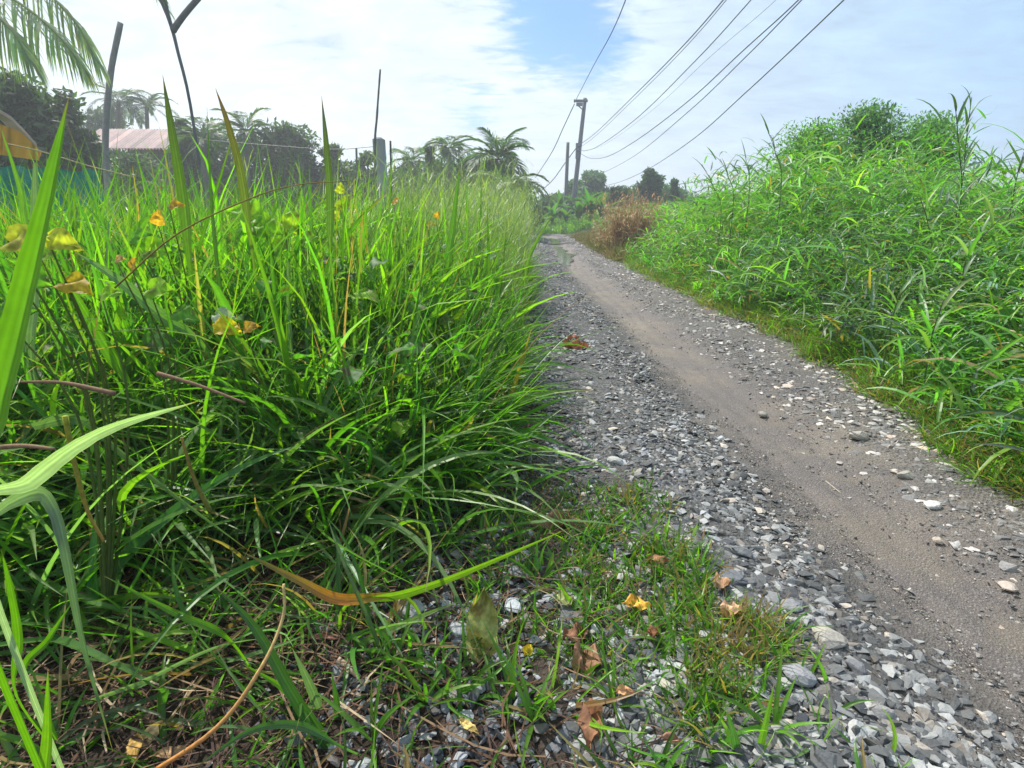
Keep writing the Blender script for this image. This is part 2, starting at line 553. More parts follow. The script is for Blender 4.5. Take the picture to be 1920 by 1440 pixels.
def gz(x, y):
    l = x - road_shift(y)
    inside = np.clip(np.minimum(l - (RL - 0.1), RR + 0.0 - l) / 0.12, 0, 1) * (y < 42)
    return H(x, y) - 0.04 * inside


V, F = grid(xs, ys, gz)
link('ground', mesh_np('ground', V, F, M_GROUND, smooth=True), kind='structure')

ls = np.linspace(RL - 0.28, RR + 0.05, 110)
ys2 = np.concatenate([np.arange(-3, 12, 0.05), np.arange(12, 42, 0.3)])
Lg, Yg = np.meshgrid(ls, ys2)
Xg = Lg + road_shift(Yg)
wob = 0.06 * vnoise(Yg, Lg * 0, 2.2, 5) + 0.04 * vnoise(Yg, Lg * 0, 7.0, 6)
Xg = Xg + wob * (Lg > RR - 0.2)
edge = np.minimum(Lg - ls[0], ls[-1] - Lg)
Zg = H(Xg, Yg) + 0.006 - 0.03 * np.clip(1 - edge / 0.06, 0, 1) + 0.004 * vnoise(Xg, Yg, 14, 3) + 0.0025 * vnoise(Xg, Yg, 37, 4) + 0.006 * vnoise(Xg, Yg * 0.3, 6, 11)
mw = 0.03 * np.sin(Yg * 1.3) + 0.015 * np.sin(Yg * 3.7)
for lc, dp, wdt in ((0.98, 0.008, 0.035), (1.09, 0.006, 0.03), (1.2, 0.007, 0.035)):
    Zg = Zg - dp * np.exp(-((Lg - lc - mw) / wdt) ** 2) * (0.6 + 0.5 * vnoise(Yg, Lg * 0, 1.7, lc * 10))
    Zg = Zg + 0.4 * dp * np.exp(-((Lg - lc - mw - wdt * 1.8) / (wdt * .7)) ** 2)
V = np.stack([Xg, Yg, Zg], -1).reshape(-1, 3)
nx, ny = len(ls), len(ys2)
i = np.arange(ny - 1)[:, None] * nx + np.arange(nx - 1)[None]
F = np.stack([i, i + 1, i + nx + 1, i + nx], -1).reshape(-1, 4)
link('road', mesh_np('road', V, F, M_ROAD, smooth=True, extra={'lateral': Lg.ravel()}), kind='structure')

# puddle in the far wheel track
m, t = new_mat('puddle_mat')
p = t.n('ShaderNodeBsdfPrincipled', {'Base Color': (0.10, 0.085, 0.06, 1), 'Roughness': 0.12, 'Specular IOR Level': 0.6})
t.n('ShaderNodeOutputMaterial', {0: p.outputs[0]})
M_WATER = m
for (y0, y1, l0, wd_) in ((10.2, 16.5, 0.95, 0.26), (17.5, 22.0, 1.0, 0.3)):
    a_ = Acc()
    yy = np.linspace(y0, y1, 40)
    hw = wd_ * np.sin(np.linspace(0, np.pi, 40)) ** 0.5 * (1 + 0.3 * np.sin(yy * 4))
    cx = l0 + road_shift(yy) + 0.05 * np.sin(yy * 2.1)
    V = np.concatenate([np.stack([cx - hw, yy, np.full(40, 0.0)], -1), np.stack([cx + hw, yy, np.full(40, 0.0)], -1)])
    zl = float(np.mean(H(cx, yy))) + 0.012
    V[:, 2] = zl
    i = np.arange(39)
    a_.add(V, np.stack([i, i + 40, i + 41, i + 1], -1), (0.1, 0.08, 0.06))
    link('puddle', a_.mesh('puddle', M_WATER), kind='structure')

# ---------------------------------------------------------------- the hazy humid air
m, t = new_mat('haze_mat')
p = t.n('ShaderNodeVolumePrincipled', {'Color': (0.9, 0.95, 1.0, 1), 'Density': 0.004, 'Anisotropy': 0.35})
t.n('ShaderNodeOutputMaterial', {'Volume': p.outputs[0]})
m.cycles.homogeneous_volume = True
bm = bmesh.new()
bmesh.ops.create_cube(bm, size=1.0)
for v_ in bm.verts:
    v_.co = Vector((v_.co.x * 2400, 500 + v_.co.y * 2600, 10.4 + v_.co.z * 23.4))
hm = bpy.data.meshes.new('haze')
bm.to_mesh(hm)
bm.free()
hm.materials.append(m)
link('haze', hm, label='thin humid haze in the air over the lane and meadow', cat='haze', kind='stuff')

# ---------------------------------------------------------------- stones
def hull(npts, flat, seed):
    r_ = np.random.default_rng(abs(int(seed)))
    bm = bmesh.new()
    p_ = r_.normal(size=(npts, 3))
    p_ /= np.linalg.norm(p_, axis=1)[:, None]
    p_ *= r_.uniform(0.75, 1.0, (npts, 1))
    p_ *= np.array([1, r_.uniform(0.6, 0.9), flat])
    for c_ in p_:
        bm.verts.new(c_)
    rs = bmesh.ops.convex_hull(bm, input=bm.verts)
    junk = [v for v in rs['geom_interior'] if isinstance(v, bmesh.types.BMVert)]
    bmesh.ops.delete(bm, geom=junk, context='VERTS')
    bmesh.ops.triangulate(bm, faces=bm.faces)
    bm.verts.index_update()
    V_ = np.array([v.co[:] for v in bm.verts])
    F_ = np.array([[v.index for v in f.verts] for f in bm.faces])
    bm.free()
    return V_, F_


PROT = [hull(int(12 + s % 5), [0.3, 0.42, 0.24, 0.5][s % 4], 100 + s) for s in range(14)]


def stones(acc, x, y, size, cols, sink=0.25, tilt=0.35, zoff=0.0):
    n = len(x)
    z = H(x, y)
    which = rng.integers(0, len(PROT), n)
    for k_, (pv_, pf_) in enumerate(PROT):
        id_ = np.where(which == k_)[0]
        if not len(id_):
            continue
        m_ = len(id_)
        a_ = rng.uniform(0, 2 * np.pi, m_)
        b_ = rng.normal(0, tilt, m_)
        c_ = rng.normal(0, tilt, m_)
        ca, sa, cb, sb, cc, sc_ = np.cos(a_), np.sin(a_), np.cos(b_), np.sin(b_), np.cos(c_), np.sin(c_)
        O, I = np.zeros(m_), np.ones(m_)
        Rz = np.stack([ca, -sa, O, sa, ca, O, O, O, I], -1).reshape(-1, 3, 3)
        Rx = np.stack([I, O, O, O, cb, -sb, O, sb, cb], -1).reshape(-1, 3, 3)
        Ry = np.stack([cc, O, sc_, O, I, O, -sc_, O, cc], -1).reshape(-1, 3, 3)
        M_ = Rz @ Rx @ Ry
        s_ = size[id_] * 0.5
        sc3 = np.stack([s_ * rng.uniform(0.8, 1.25, m_), s_ * rng.uniform(0.8, 1.1, m_), s_ * rng.uniform(0.8, 1.2, m_)], -1)
        V_ = np.einsum('nij,nvj->nvi', M_, pv_[None] * sc3[:, None])
        lift = s_ * (0.45 - sink) + (zoff if np.isscalar(zoff) else zoff[id_])
        V_ = V_ + np.stack([x[id_], y[id_], z[id_] + lift], -1)[:, None]
        F_ = (pf_[None] + (np.arange(m_) * len(pv_))[:, None, None]).reshape(-1, 3)
        C_ = np.repeat(cols[id_][:, None], len(pv_), 1)
        acc.add(V_.reshape(-1, 3), F_, C_.reshape(-1, 3))


def slate(n):
    base = rng.uniform(0, 1, n) ** 2.2
    c_ = np.stack([0.045 + 0.32 * base, 0.048 + 0.32 * base, 0.053 + 0.31 * base], -1)
    warm = rng.uniform(size=n) < 0.15
    c_[warm] *= np.array([1.25, 1.08, 0.92])
    return c_


def scatter(n, y0, y1, l0, l1, near=1.0):
    """positions on the road, thinning with distance"""
    uu = rng.uniform(0, 1, n)
    y = y0 * (y1 / y0) ** (uu ** near)
    l = rng.uniform(l0, l1, n)
    return l, y


acc = Acc()
# left shoulder: heaped slate chips
l, y = scatter(62000, 0.62, 24, 0.10, 1.0, 1.05)
pk = 0.85 * np.clip((0.90 + 0.05 * vnoise(y, y * 0, 3.1, 14) - l) / 0.14, 0, 1) * np.clip((l - 0.02) / 0.2, 0, 1)


def turf_zone(x, y):
    return (((x - 0.25) / 0.20) ** 2 + ((y - 1.5) / 0.36) ** 2 < 1) | (((x - 0.30) / 0.16) ** 2 + ((y - 1.1) / 0.16) ** 2 < 1)


pk = pk * np.where(turf_zone(l, y) & (rng.uniform(size=len(l)) < 0.8), 0.0, 1.0)
keep = rng.uniform(size=len(l)) < np.clip(pk * 1.25, 0, 1) * 1.0
l, y = l[keep], y[keep]
sz = np.clip(rng.lognormal(math.log(0.0175), 0.55, len(l)), 0.006, 0.055)
sz *= (1 + 0.018 * y) * (1 + 0.15 * np.clip((1.5 - y) / 0.5, 0, 1))
dust = 1 + 0.18 * vnoise(l, y, 3.0, 15)
stones(acc, l + road_shift(y), y, sz, slate(len(l)) * dust[:, None] + rng.uniform(0, 0.03, (len(l), 1)) * np.array([1.1, 1.0, 0.85]), sink=0.32, tilt=0.24, zoff=rng.uniform(-0.005, 0.007, len(l)))
# small chips grading into the track
l, y = scatter(40000, 0.65, 16, 0.3, 2.04, 0.95)
tr = np.exp(-((l - 1.11 + 0.05 * vnoise(y, y * 0, 1.5, 8)) / 0.21) ** 2)
tr = np.maximum(tr, 0.9 * turf_zone(l, y))
keep = rng.uniform(size=len(l)) > tr * 0.93
l, y = l[keep], y[keep]
sz = np.clip(rng.lognormal(math.log(0.0085), 0.4, len(l)), 0.004, 0.02) * (1 + 0.03 * y)
stones(acc, l + road_shift(y), y, sz, slate(len(l)) * np.array([1.05, 1, 0.95]), sink=0.3, zoff=0.006)
# crumbs packed between the stones
l, y = scatter(26000, 0.62, 3.2, 0.1, 1.0, 1.2)
stones(acc, l, y, rng.uniform(0.003, 0.008, len(l)), slate(len(l)) * np.array([1.2, 1.05, 0.9]), sink=0.1, zoff=0.004)
# stones pressed into the wheel track
l, y = scatter(900, 0.9, 12, 0.7, 1.45, 1.0)
stones(acc, l + road_shift(y), y, np.clip(rng.lognormal(math.log(0.014), 0.5, len(l)), 0.006, 0.04), slate(len(l)) * np.array([1.3, 1.15, 1.0]) + 0.03, sink=0.6, tilt=0.12, zoff=0.004)
# right shoulder, embedded flat stones, warmer
l, y = scatter(12500, 0.9, 24, 1.2, 2.1, 0.9)
keep = rng.uniform(size=len(l)) < np.clip((l - 1.22) / 0.35, 0, 1)
l, y = l[keep], y[keep]
sz = np.clip(rng.lognormal(math.log(0.024), 0.5, len(l)), 0.008, 0.065) * (1 + 0.02 * y)
cc_ = slate(len(l)) * np.array([1.35, 1.25, 1.18]) + 0.04
stones(acc, l + road_shift(y), y, sz, cc_, sink=0.42, tilt=0.15, zoff=0.005)
# stones lying in the weeds of the foreground
x = rng.uniform(-0.55, 0.6, 7000)
y = rng.uniform(0.65, 2.1, 7000)
keep = (rng.uniform(size=len(x)) < np.clip((x + 0.45 + 0.12 * (2 - y)) / 0.4, 0, 1)) & ~(turf_zone(x, y) & (rng.uniform(size=len(x)) < 0.6))
x, y = x[keep], y[keep]
sz = np.clip(rng.lognormal(math.log(0.023), 0.42, len(x)), 0.01, 0.05)
stones(acc, x, y, sz, slate(len(x)) * np.array([0.95, 0.97, 1.05]), sink=0.2, tilt=0.4)
link('gravel', acc.mesh('gravel', M_STONE), label='grey slate gravel scattered over the lane and its shoulders', cat='gravel', kind='stuff')


def one_stone(u, v, wpx, hpx, colr, label, seed):
    g_ = ground_at(u, v, 0.02)
    dpt = math.hypot(g_[1], CAMH)
    s_ = wpx / FPX * (g_[1] * math.cos(PITCH) + (CAMH) * math.sin(PITCH)) * 0.5
    bm = bmesh.new()
    r_ = np.random.default_rng(abs(int(seed)))
    p_ = r_.normal(size=(18, 3))
    p_ /= np.linalg.norm(p_, axis=1)[:, None]
    for c_ in p_ * np.array([1, hpx / wpx * 1.25, 0.45]) * r_.uniform(0.88, 1, (18, 1)):
        bm.verts.new(c_ * s_)
    bmesh.ops.convex_hull(bm, input=bm.verts)
    bmesh.ops.bevel(bm, geom=bm.edges[:], offset=s_ * 0.07, segments=1, affect='EDGES')
    for v_ in bm.verts:
        v_.co += Vector(r_.normal(0, s_ * 0.012, 3))
    me = bpy.data.meshes.new('stone')
    bm.to_mesh(me)
    bm.free()
    at_ = me.attributes.new('cv', 'FLOAT_COLOR', 'POINT')
    cc = np.tile(np.array([*colr, 1.0], np.float32), (len(me.vertices), 1))
    at_.data.foreach_set('color', cc.ravel())
    me.materials.append(M_STONE)
    o = link('stone', me, label=label, cat='stone', group='larger stones lying on the lane and verge')
    o.location = (g_[0], g_[1], float(H(g_[0], g_[1])) + s_ * 0.22 + 0.005)
    o.rotation_euler = (r_.normal(0, .15), r_.normal(0, .15), r_.uniform(-0.5, 0.5))


pale, mids, dark_ = (0.34, 0.31, 0.27), (0.16, 0.165, 0.17), (0.06, 0.065, 0.075)
for s_ in (
        (1548, 1205, 78, 52, pale, 'big pale rounded stone at the near bottom of the gravel shoulder'),
        (1612, 818, 52, 26, pale, 'pale flat stone on the right half of the lane, farthest of three pale ones'),
        (1700, 890, 46, 22, pale, 'pale beige stone on the right shoulder, the middle of three pale ones going nearer'),
        (1750, 942, 40, 26, (0.5, 0.49, 0.46), 'whitish stone by the right grass edge, nearest of the three pale ones'),
        (975, 1072, 50, 44, mids, 'grey angular stone upright among weeds just under the long arched blade'),
        (1155, 872, 44, 18, (0.36, 0.36, 0.34), 'light flat slab behind the small moss patch on the gravel'),
        (668, 1218, 60, 44, dark_, 'dark slate block in the leaf litter beside a broken twig'),
        (862, 1380, 54, 46, mids, 'grey rough stone at the bottom edge among short green blades'),
        (860, 1182, 50, 36, (0.3, 0.31, 0.33), 'blue grey stone left of the upright withered green leaf'),
        (1176, 1210, 46, 40, dark_, 'dark smooth stone just right of the curled brown leaf'),
        (1218, 1232, 40, 34, (0.07, 0.075, 0.09), 'small black stone between the curled brown leaf and the green tuft'),
        (1385, 1045, 58, 28, mids, 'long grey stone in the gravel right of the grassy patch'),
        (1372, 1098, 60, 44, (0.12, 0.125, 0.14), 'dark grey slab at the edge between grassy patch and gravel'),
        (1480, 1145, 52, 36, (0.2, 0.2, 0.21), 'grey stone in the gravel up and left of the big pale stone'),
        (1600, 1255, 56, 40, (0.15, 0.15, 0.16), 'grey stone just below and right of the big pale stone'),
        (1490, 1290, 88, 46, (0.24, 0.24, 0.25), 'long grey slab crossed by a dry straw'),
        (1650, 1345, 60, 40, (0.27, 0.26, 0.25), 'grey stone near the bottom of the gravel, left of the brown track'),
        (1330, 1390, 62, 44, (0.1, 0.105, 0.13), 'dark blue grey stone at the bottom edge between two grass tufts'),
        (1278, 1400, 56, 44, (0.12, 0.125, 0.15), 'dark slate stone at the bottom edge left of its blue grey neighbour'),
        (962, 1135, 44, 36, (0.44, 0.46, 0.48), 'white triangular stone chip in the litter below the grey upright stone'),
        (770, 1150, 70, 44, (0.27, 0.28, 0.29), 'grey broad stone lying below the junction of the arched blades'),
        (1105, 1125, 34, 28, (0.17, 0.17, 0.18), 'small round grey stone in the middle of the moss patch'),
        (885, 925, 34, 28, (0.36, 0.38, 0.4), 'light bluish stone under the hanging edge of the tall grass'),
        (1742, 1010, 0, 0, pale, ''),
        (1765, 1000, 30, 18, (0.4, 0.33, 0.27), 'small tan stone on the right shoulder below the whitish one'),
        (1895, 1085, 40, 30, (0.4, 0.34, 0.29), 'tan stone at the right edge of the picture on the lane'),
        (1430, 767, 28, 12, (0.38, 0.34, 0.3), 'small pale stone lying on the bare wheel track'),
        (980, 870, 34, 18, (0.33, 0.34, 0.35), 'flat light stone at the left edge of the gravel beneath the grass')):
    if s_[2]:
        one_stone(*s_, seed=int(s_[0] * 7 + s_[1]))

# ---------------------------------------------------------------- grass colours
GB = np.array([0.066, 0.18, 0.022])
GY = np.array([0.125, 0.27, 0.02])
GD = np.array([0.055, 0.145, 0.035])
GS = np.array([0.11, 0.2, 0.085])  # silvery sheen of the blades put into this grey green


def gcol(n, wts=(0.5, 0.3, 0.15, 0.05)):
    pal = np.array([GB, GY, GD, GS])
    k_ = rng.choice(4, n, p=np.array(wts) / sum(wts))
    c_ = pal[k_]
    return np.clip(c_ * (1 + rng.normal(0, 0.2, (n, 1))) * (1 + rng.normal(0, 0.08, (n, 3))), 0.006, 0.5)


def tufts(x, y, nb, L, Wd, spread=0.035, lean=(0.0, 0.0), th=(0.05, 0.45), kk=(0.2, 1.4), S=7, wts=(0.5, 0.3, 0.15, 0.05), across=3, dry=0.03, Ls=0.25, zoff=0.0):
    n = len(x)
    N = n * nb
    X = np.repeat(x, nb) + rng.normal(0, spread, N)
    Y = np.repeat(y, nb) + rng.normal(0, spread, N)
    Lt = np.repeat(np.broadcast_to(L, (n,)), nb) * np.clip(rng.normal(0.9, Ls, N), 0.3, 1.35)
    Wt = np.repeat(np.broadcast_to(Wd, (n,)), nb) * np.clip(rng.lognormal(0, 0.35, N), 0.4, 2.0)
    az = rng.uniform(0, 2 * np.pi, N)
    th = (th[0], th[1])
    # lean: bias direction
    th0 = rng.uniform(*th, N)
    vx = np.sin(th0) * np.cos(az) + lean[0]
    vy = np.sin(th0) * np.sin(az) + lean[1]
    az2 = np.arctan2(vy, vx)
    th0 = np.arctan(np.hypot(vx, vy) / np.cos(th0))
    k_ = rng.uniform(*kk, N)
    c_ = gcol(N, wts)
    tint = np.repeat(1 + rng.normal(0, 0.12, (n, 1)), nb, 0)
    c_ = c_ * tint
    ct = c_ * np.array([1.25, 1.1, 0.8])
    dr = rng.uniform(size=N) < dry
    c_[dr] = jit((0.24, 0.17, 0.07), dr.sum())
    ct[dr] = c_[dr] * 1.1
    td = np.where(rng.uniform(size=N) < 0.12, rng.uniform(0.0, 0.15, N), -0.2)
    P = np.stack([X, Y, H(X, Y) - 0.01 + zoff], -1)
    return blades(P, az2, Lt, Wt, th0, k_, S, c_, ct, twist=rng.normal(0, 0.5, N), curl=rng.normal(0, 0.9, N), across=across, tipdry=td)


def front(x):
    """near limit of the tall bank grass, left of the lane"""
    return 1.62 + 0.36 * np.clip((x + 0.45) / 0.5, 0, 1) + 0.1 * np.sin(x * 5) + 0.06 * np.sin(x * 13 + 1)


def left_limit(y):
    return RL - 0.39 + 0.20 * np.clip((y - 3.0) / 3, 0, 1) + road_shift(y) + 0.05 * np.sin(y * 2.6) + 0.03 * np.sin(y * 7.1)


acc = Acc()


def sample(n, x0, x1, y0, y1, f):
    x = rng.uniform(x0, x1, n)
    y = rng.uniform(y0, y1, n)
    k_ = f(x, y)
    return x[k_], y[k_]


# tall bank grass, near
x, y = sample(900, -3.4, 0.35, 1.5, 5.5, lambda x, y: (y > front(x)) & (x < left_limit(y) - 0.03))
d = np.minimum(y - front(x), (left_limit(y) - x) * 1.3)
Lh = (0.53 + 0.46 * np.clip(d / 0.8, 0, 1)) * (1 + 0.13 * vnoise(x, y, 3.5, 21)) + 0.06 * rng.normal(size=len(x))
fr = y - front(x) < 0.5
wt_ = 0.0125 * rng.lognormal(0, 0.4, len(x))
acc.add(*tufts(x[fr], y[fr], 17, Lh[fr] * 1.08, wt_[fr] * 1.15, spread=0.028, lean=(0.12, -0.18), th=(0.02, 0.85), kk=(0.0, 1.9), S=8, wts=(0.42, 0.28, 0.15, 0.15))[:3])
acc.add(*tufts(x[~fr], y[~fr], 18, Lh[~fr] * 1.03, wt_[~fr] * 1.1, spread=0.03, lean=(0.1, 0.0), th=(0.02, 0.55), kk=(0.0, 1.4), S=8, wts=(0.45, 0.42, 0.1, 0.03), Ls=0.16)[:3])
x, y = sample(230, -2.0, -0.25, 1.05, 1.75, lambda x, y: y > 1.72 + 0.45 * x)
acc.add(*tufts(x, y, 9, 0.42, 0.013, lean=(0.22, -0.12), th=(0.2, 0.9), kk=(0.3, 1.5), S=8, wts=(0.4, 0.2, 0.25, 0.15), dry=0.06)[:3])
x, y = sample(75, -1.7, -0.1, 0.95, 1.75, lambda x, y: y > 1.45 + 0.42 * x)
acc.add(*tufts(x, y, 7, 0.62, 0.018, lean=(0.25, -0.2), th=(0.2, 1.0), kk=(0.5, 1.8), S=10, wts=(0.4, 0.25, 0.1, 0.25), dry=0.0)[:3])
# understorey, denser and darker species
x, y = sample(650, -3.2, 0.32, 1.45, 4.0, lambda x, y: (y > front(x) - 0.05) & (x < left_limit(y)))
acc.add(*tufts(x, y, 12, 0.46, 0.010, lean=(0.12, -0.18), th=(0.1, 0.9), kk=(0.3, 1.6), S=6, wts=(0.5, 0.25, 0.15, 0.1), dry=0.08)[:3])
x, y = sample(260, -2.6, 0.2, 1.5, 2.6, lambda x, y: (y > front(x) - 0.12) & (x < left_limit(y) + 0.05))
acc.add(*tufts(x, y, 9, 0.5, 0.017, lean=(0.2, -0.25), th=(0.2, 0.9), kk=(0.4, 1.7), S=9, wts=(0.4, 0.2, 0.12, 0.28), dry=0.04)[:3])
x, y = sample(220, -3, 0.1, 1.7, 5, lambda x, y: (y > front(x)) & (x < left_limit(y)))
acc.add(*tufts(x, y, 3, 0.8, 0.004, th=(0.05, 0.7), kk=(0.1, 1.0), S=7, across=2, dry=1.0)[:3])
# right flank falling over the gravel
y = rng.uniform(2.0, 9.5, 420)
x = left_limit(y) - rng.uniform(0, 0.16, 420)
acc.add(*tufts(x, y, 16, 0.36, 0.008, lean=(0.1, -0.05), th=(0.1, 0.55), kk=(0.3, 1.3), S=6, dry=0.1)[:3])
# upright wide blades that break the skyline
x, y = sample(170, -3.0, 0.1, 1.9, 4.2, lambda x, y: (y > front(x) + 0.15) & (x < left_limit(y) - 0.1))
acc.add(*tufts(x, y, 3, 0.98 + 0.07 * rng.normal(size=len(x)), 0.017, lean=(0.05, 0.0), th=(0.0, 0.2), kk=(-0.1, 0.35), S=8, wts=(0.4, 0.5, 0.05, 0.05), Ls=0.12)[:3])
link('tall_grass', acc.mesh('tall_grass', M_GRASS), label='dense bright green tall grass filling the left bank beside the gravel', cat='tall grass', kind='stuff')

# fine feathery grass at the corner of the bank, and flowering stems
acc = Acc()
n = 2700
y = rng.uniform(3.2, 11, n)
x = left_limit(y) - 0.05 - rng.uniform(0, 1, n) ** 1.4 * (0.5 + 0.16 * y)
sp = rng.uniform(size=n) < 0.07
y[sp] = rng.uniform(2.2, 5, sp.sum())
x[sp] = rng.uniform(-3.2, 0.0, sp.sum())
L_ = np.clip(rng.normal(0.95, 0.13, n), 0.5, 1.25) * (0.92 + 0.05 * y) * np.clip(0.55 + (left_limit(y) - x) / 0.5, 0.55, 1.0)
P = np.stack([x, y, H(x, y)], -1)
cc = jit((0.09, 0.19, 0.04), n, 0.2)
V_, F_, C_, pos = blades(P, rng.uniform(-0.9, 0.9, n), L_, 0.0042, rng.uniform(0.02, 0.28, n), rng.uniform(0.0, 0.7, n), 6, cc, jit((0.15, 0.22, 0.07), n), across=2)
acc.add(V_, F_, C_)
# panicle branchlets near the tip
reps = 9
pi = np.repeat(np.arange(n), reps)
seg = rng.uniform(3.6, 5.8, n * reps)
i0 = seg.astype(int)
fr_ = (seg - i0)[:, None]
P = pos[pi, i0] * (1 - fr_) + pos[pi, i0 + 1] * fr_
N = len(P)
acc.add(*blades(P, rng.uniform(0, 2 * np.pi, N), rng.uniform(0.05, 0.13, N), 0.0032, rng.uniform(0.2, 1.1, N), rng.uniform(0, 0.8, N), 3, jit((0.2, 0.25, 0.13), N, 0.25), across=2)[:3])
link('feathery_grass', acc.mesh('feathery_grass', M_GRASS), label='fine feathery flowering grass thickening at the far corner of the left bank', cat='tall grass', kind='stuff')

# meadow behind the bank, to the tree line
acc = Acc()
n = 26000
y = 5.0 * (32 / 5.0) ** rng.uniform(0, 1, n)
x = left_limit(y) - 0.1 - rng.uniform(0, 1, n) * (y * 1.15 + 1)
Lm = np.clip(rng.normal(0.85, 0.14, n), 0.4, 1.2) * (1 + 0.1 * vnoise(x, y, 0.8, 3))
P = np.stack([x, y, H(x, y)], -1)
cc = gcol(n, (0.42, 0.4, 0.1, 0.08)) * (1 + 0.15 * vnoise(x, y, 0.9, 4))[:, None]
sc_ = 1 + y * 0.10
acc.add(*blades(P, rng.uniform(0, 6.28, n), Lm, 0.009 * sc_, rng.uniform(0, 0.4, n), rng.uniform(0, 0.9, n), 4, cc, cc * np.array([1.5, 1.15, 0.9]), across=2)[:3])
link('meadow_grass', acc.mesh('meadow_grass', M_GRASS), label='lighter green meadow grass running back to the tree line on the left', cat='meadow', kind='stuff')


# ---------------------------------------------------------------- right bank: leafy creeping grass on culms
def culms(acc, x, y, L, lean_az, th=(0.1, 0.6), kk=(0.1, 0.9), leaves=9, LL=0.17, LW=0.013, wts=(0.6, 0.2, 0.1, 0.1), dry=0.05, mul=1.0, cs=7, ls=5):
    n = len(x)
    P = np.stack([x, y, H(x, y) - 0.01], -1)
    cc = gcol(n, wts) * mul
    az = lean_az + rng.normal(0, 0.9, n)
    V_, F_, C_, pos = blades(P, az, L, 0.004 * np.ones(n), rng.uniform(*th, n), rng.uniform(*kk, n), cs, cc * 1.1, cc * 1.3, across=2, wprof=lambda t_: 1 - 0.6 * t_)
    acc.add(V_, F_, C_)
    j = np.tile(np.arange(leaves), n)
    ci = np.repeat(np.arange(n), leaves)
    s_ = (0.22 + 0.76 * (j + rng.uniform(-0.3, 0.3, len(j))) / leaves).clip(0.05, 0.995) * cs
    i0 = np.minimum(s_.astype(int), cs - 1)
    f_ = (s_ - i0)[:, None]
    Pl = pos[ci, i0] * (1 - f_) + pos[ci, i0 + 1] * f_
    N = len(Pl)
    a_ = rng.uniform(0, np.pi * 2, n)[ci] + j * np.pi + rng.normal(0, 0.5, N)
    c_ = cc[ci] * (1 + rng.normal(0, 0.15, (N, 1)))
    dr = rng.uniform(size=N) < dry * np.where(j < leaves * 0.4, 2.5, 0.5)
    c_[dr] = jit((0.25, 0.19, 0.07), int(dr.sum()))
    big_ = np.clip(rng.normal(1, 0.25, N), 0.4, 1.6)
    acc.add(*blades(Pl, a_, LL * big_, LW * np.clip(big_, 0.6, 1.3), rng.uniform(0.45, 1.4, N), rng.uniform(0.4, 1.9, N), ls, c_, c_ * np.array([1.2, 1.08, 0.85]),
                    twist=rng.normal(0, 0.5, N), curl=rng.normal(0, 0.4, N), across=3, fold=0.2, base_w=0.55)[:3])


def rlim(y):
    return RR + 0.0 - 0.30 * np.clip((3.6 - y) / 1.8, 0, 1) + road_shift(y) + 0.05 * np.sin(y * 3.1) + 0.04 * np.sin(y * 8.3 + 1)


acc = Acc()
# body of the bank
n = 6400
y = 1.2 * (15 / 1.2) ** rng.uniform(0, 1, n)
dx = rng.uniform(0, 1, n) ** 0.8 * 4.0
x = rlim(y) + 0.12 + dx
mound = np.exp(-((x - 3.9) / 1.5) ** 2 - ((y - 7.0) / 2.4) ** 2)
Lc = 1.14 * (0.24 + (0.62 + 0.75 * mound) * np.clip(dx / 1.1, 0, 1)) * (1 + 0.10 * vnoise(x, y, 1.6, 6)) + rng.normal(0, 0.12, n)
Lc = Lc.clip(0.15, 1.8) * (1 - 0.5 * np.clip(x - 3.5, 0, 1) * np.clip((6.9 - y) / 1.9, 0, 1)) * (1 - 0.12 * np.clip((y - 8) / 3, 0, 1))
kp = (y < 11.3) | (x > 4.8)
x, y, Lc = x[kp], y[kp], Lc[kp]
nearm = y < 6
sm = rng.uniform(size=len(x)) < 0.35 + 0.3 * vnoise(x, y, 1.3, 9)
for sel, kw_ in ((nearm & sm, dict(leaves=12, LL=0.16, LW=0.0105, kk=(0.7, 2.0), wts=(0.45, 0.28, 0.09, 0.18), mul=1.02)), (nearm & ~sm, dict(leaves=9, LL=0.26, LW=0.0165, kk=(0.6, 1.9), wts=(0.5, 0.2, 0.12, 0.18), mul=0.98))):
    tint = 1 + 0.3 * vnoise(x[sel], y[sel], 1.1, 12)
    culms(acc, x[sel], y[sel], Lc[sel], np.pi, **dict(kw_, mul=kw_['mul'] * tint[:, None] * np.array([1.25, 1.13, 2.3])))
culms(acc, x[~nearm], y[~nearm], Lc[~nearm], np.pi, leaves=9, LL=0.2, LW=0.019, kk=(0.6, 1.8), ls=4, wts=(0.45, 0.35, 0.06, 0.14), mul=1.1)
link('bank_grass', acc.mesh('bank_grass', M_GRASS), label='leafy mid green creeping grass heaped up over the right bank', cat='tall grass', kind='stuff')
# far end of the bank
acc = Acc()
n = 1500
y = 14 * (30 / 14) ** rng.uniform(0, 1, n)
dx = rng.uniform(0, 1, n) * 6
x = rlim(y) + 1.0 + dx
culms(acc, x, y, np.clip(0.4 + 0.4 * dx / 2, 0, 1.1), np.pi, leaves=8, LL=0.3, LW=0.03, ls=3)
link('far_bank_grass', acc.mesh('far_bank_grass', M_GRASS), label='yellow green grass beyond the brown shrub on the right of the lane', cat='tall grass', kind='stuff')
